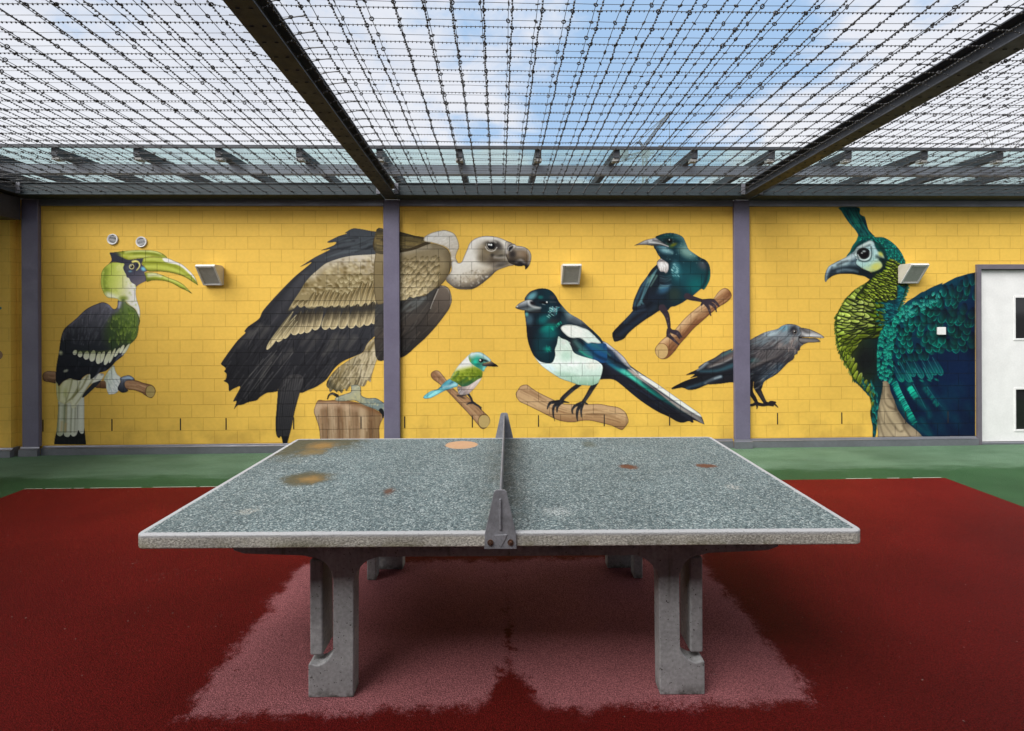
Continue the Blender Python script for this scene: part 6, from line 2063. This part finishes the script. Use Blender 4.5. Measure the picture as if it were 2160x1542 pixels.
mb.box(c0[0] - .45, c0[0] + .45, c0[1] - .5, c0[1] + .5, c0[2] - .5, c0[2] + .5)
c0 = fp(1394, 311)
mb.box(c0[0] - .35, c0[0] + .3, c0[1] - .3, c0[1] + .3, c0[2] - .15, c0[2] + .2)
mb.build('machinery', M['crane'], cr, .03, off=OC)
lattice(fp(1362, 318), fp(1348, 298), .2, 5, .04).build('strut', M['crane'], cr, off=OC)
mb = MB()
for a, b in (((1410, 240), (1348, 298)), ((1410, 240), (1310, 322)), ((1348, 298), (1310, 326)), ((1411, 240), (1415, 372))):
    mb.tube(fp(*a), fp(*b), .035, n=4)
mb.build('cables', M['crane'], cr, off=OC)

def bare_tree(loc, h, seed, label):
    rng = random.Random(seed)
    root = empty('bare_tree', loc)
    tag(root, label, 'tree')
    tr, br_ = MB(), MB()
    def grow(p, d, L, r, depth, mbx):
        n = 3
        for k in range(n):
            d2 = d + np.array([rng.uniform(-.12, .12), rng.uniform(-.12, .12), rng.uniform(-.02, .08)])
            d2 /= np.linalg.norm(d2)
            q = p + d2 * L / n
            mbx.tube(p, q, r * (1 - .25 * k / n), r * (1 - .25 * (k + 1) / n), n=6 if depth < 2 else 4, cap=False)
            p, d = q, d2
            if depth < 5 and k > 0:
                a = rng.uniform(0, 6.28)
                s = np.array([math.cos(a), math.sin(a), rng.uniform(.2, .9)])
                grow(p, (d * .6 + s * .6) / np.linalg.norm(d * .6 + s * .6), L * rng.uniform(.55, .75), r * .5, depth + 1, br_)
        if depth < 5:
            grow(p, d, L * .7, r * .62, depth + 1, br_)
    grow(np.array([0., 0, 0]), np.array([0, 0, 1.]), h * .42, h * .011, 0, tr)
    tr.build('trunk', M['bark'], root)
    br_.build('crown', M['bark'], root)
pt = far_point(2092, 318, 60.)
bare_tree((pt[0], pt[1], -.03), pt[2] * 1.02, 5, 'thin bare grey tree behind the canopy glass at the far right')

# ================================================================ sky, sun
SUN_EL, SUN_AZ = 46., -135.       # azimuth from +y towards +x: left and behind the camera
sd_ = np.array([math.sin(R(SUN_AZ)) * math.cos(R(SUN_EL)), math.cos(R(SUN_AZ)) * math.cos(R(SUN_EL)), math.sin(R(SUN_EL))])
w = bpy.data.worlds.new('World')
SC.world = w
w.use_nodes = True
nt_ = w.node_tree
bgn = nt_.nodes['Background']
class WT_(NT):
    def __init__(s):
        s.t = nt_
        s.oc = None
t = WT_()
sky = t.n('ShaderNodeTexSky')
sky.sky_type = 'NISHITA'
sky.sun_disc = False
sky.sun_elevation = R(SUN_EL)
sky.sun_rotation = R(SUN_AZ)
sky.air_density = 1.
sky.dust_density = 1.2
gen = t.n('ShaderNodeTexCoord').outputs['Generated']
sp = t.n('ShaderNodeSeparateXYZ')
t.l(gen, sp.inputs[0])
X, Y, Z = sp.outputs
zz = t.math('ADD', t.math('MAXIMUM', Z, 0.), .16)
cb = t.n('ShaderNodeCombineXYZ')
t.l(t.math('DIVIDE', X, zz), cb.inputs[0])
t.l(t.math('DIVIDE', Y, zz), cb.inputs[1])
cl = t.noise(1.15, 8, .58, cb.outputs[0], .3)
cl2 = t.noise(2.6, 6, .6, cb.outputs[0], .2)
# a break in the cloud ahead and to the right, high up
def lobe(px, py, wid):
    d = far_point(px, py, 1.) - CAM
    d /= np.linalg.norm(d)
    o = t.n('ShaderNodeVectorMath', operation='DOT_PRODUCT')
    t.l(gen, o.inputs[0])
    o.inputs[1].default_value = tuple(map(float, d))
    return t.step(o.outputs['Value'], math.cos(R(wid)), 1.)
gap = t.math('ADD', t.math('MULTIPLY', lobe(1230, 60, 24), .2), t.math('MULTIPLY', lobe(1400, 210, 18), .17))
gap = t.math('ADD', gap, t.math('MULTIPLY', lobe(800, 60, 12), .08))
cl3 = t.noise(4.2, 7, .62, cb.outputs[0], .4)
brk = t.math('MULTIPLY', t.math('SUBTRACT', cl3, .46), .5)
cov = t.step(t.math('ADD', t.math('SUBTRACT', cl, gap), brk), .2, .42)
grey = t.math('MULTIPLY', t.step(cl2, .35, .7), t.math('ADD', t.math('MULTIPLY', lobe(120, 150, 34), .75), .25))
cloud = t.mix(grey, (6.9, 7.15, 7.8), (5.2, 5.7, 6.7))
cloud = t.mix(t.step(Z, .5, .16), cloud, (7.6, 7.7, 8.1))
blue = t.mix(.85, sky.outputs[0], (3.7, 5.5, 8.0))
col = t.mix(cov, blue, cloud)
# thin cloud glows around the veiled sun
o = t.n('ShaderNodeVectorMath', operation='DOT_PRODUCT')
t.l(gen, o.inputs[0])
o.inputs[1].default_value = tuple(map(float, sd_))
gl = t.math('POWER', t.math('MAXIMUM', o.outputs['Value'], 0.), 5.)
col = t.mix(gl, col, (22., 21., 20.))
t.l(col, bgn.inputs[0])
bgn.inputs[1].default_value = .1

ld = bpy.data.lights.new('sun', 'SUN')
ld.energy = 4.6
ld.angle = R(42)
ld.color = (1., .98, .945)
lo = bpy.data.objects.new('sun', ld)
COL.objects.link(lo)
# a sun lamp shines along its -z axis
from mathutils import Vector, Matrix
lo.rotation_euler = Vector(tuple(map(float, sd_))).to_track_quat('Z', 'Y').to_euler()
lo.location = (-6, -8, 12)

# ================================================================ camera
cd = bpy.data.cameras.new('camera')
co = bpy.data.objects.new('camera', cd)
COL.objects.link(co)
cr_, cu_ = _c * RT - _s * UP, _s * RT + _c * UP
m = Matrix(((cr_[0], cu_[0], -FW[0], CAM[0]), (cr_[1], cu_[1], -FW[1], CAM[1]), (cr_[2], cu_[2], -FW[2], CAM[2]), (0, 0, 0, 1)))
co.matrix_world = m
cd.sensor_fit = 'HORIZONTAL'
cd.sensor_width = 36.
cd.lens = 36. * CF / 2160.
cd.shift_y = -(771. - CY) / 2160.
cd.clip_end = 2000.
cd.clip_start = .05
SC.camera = co
SC.view_settings.view_transform = 'Standard'
SC.view_settings.look = 'None'
SC.view_settings.gamma = 1.
SC.view_settings.exposure = .25
SC.cycles.max_bounces = 10
SC.cycles.transparent_max_bounces = 16
SC.cycles.use_denoising = True
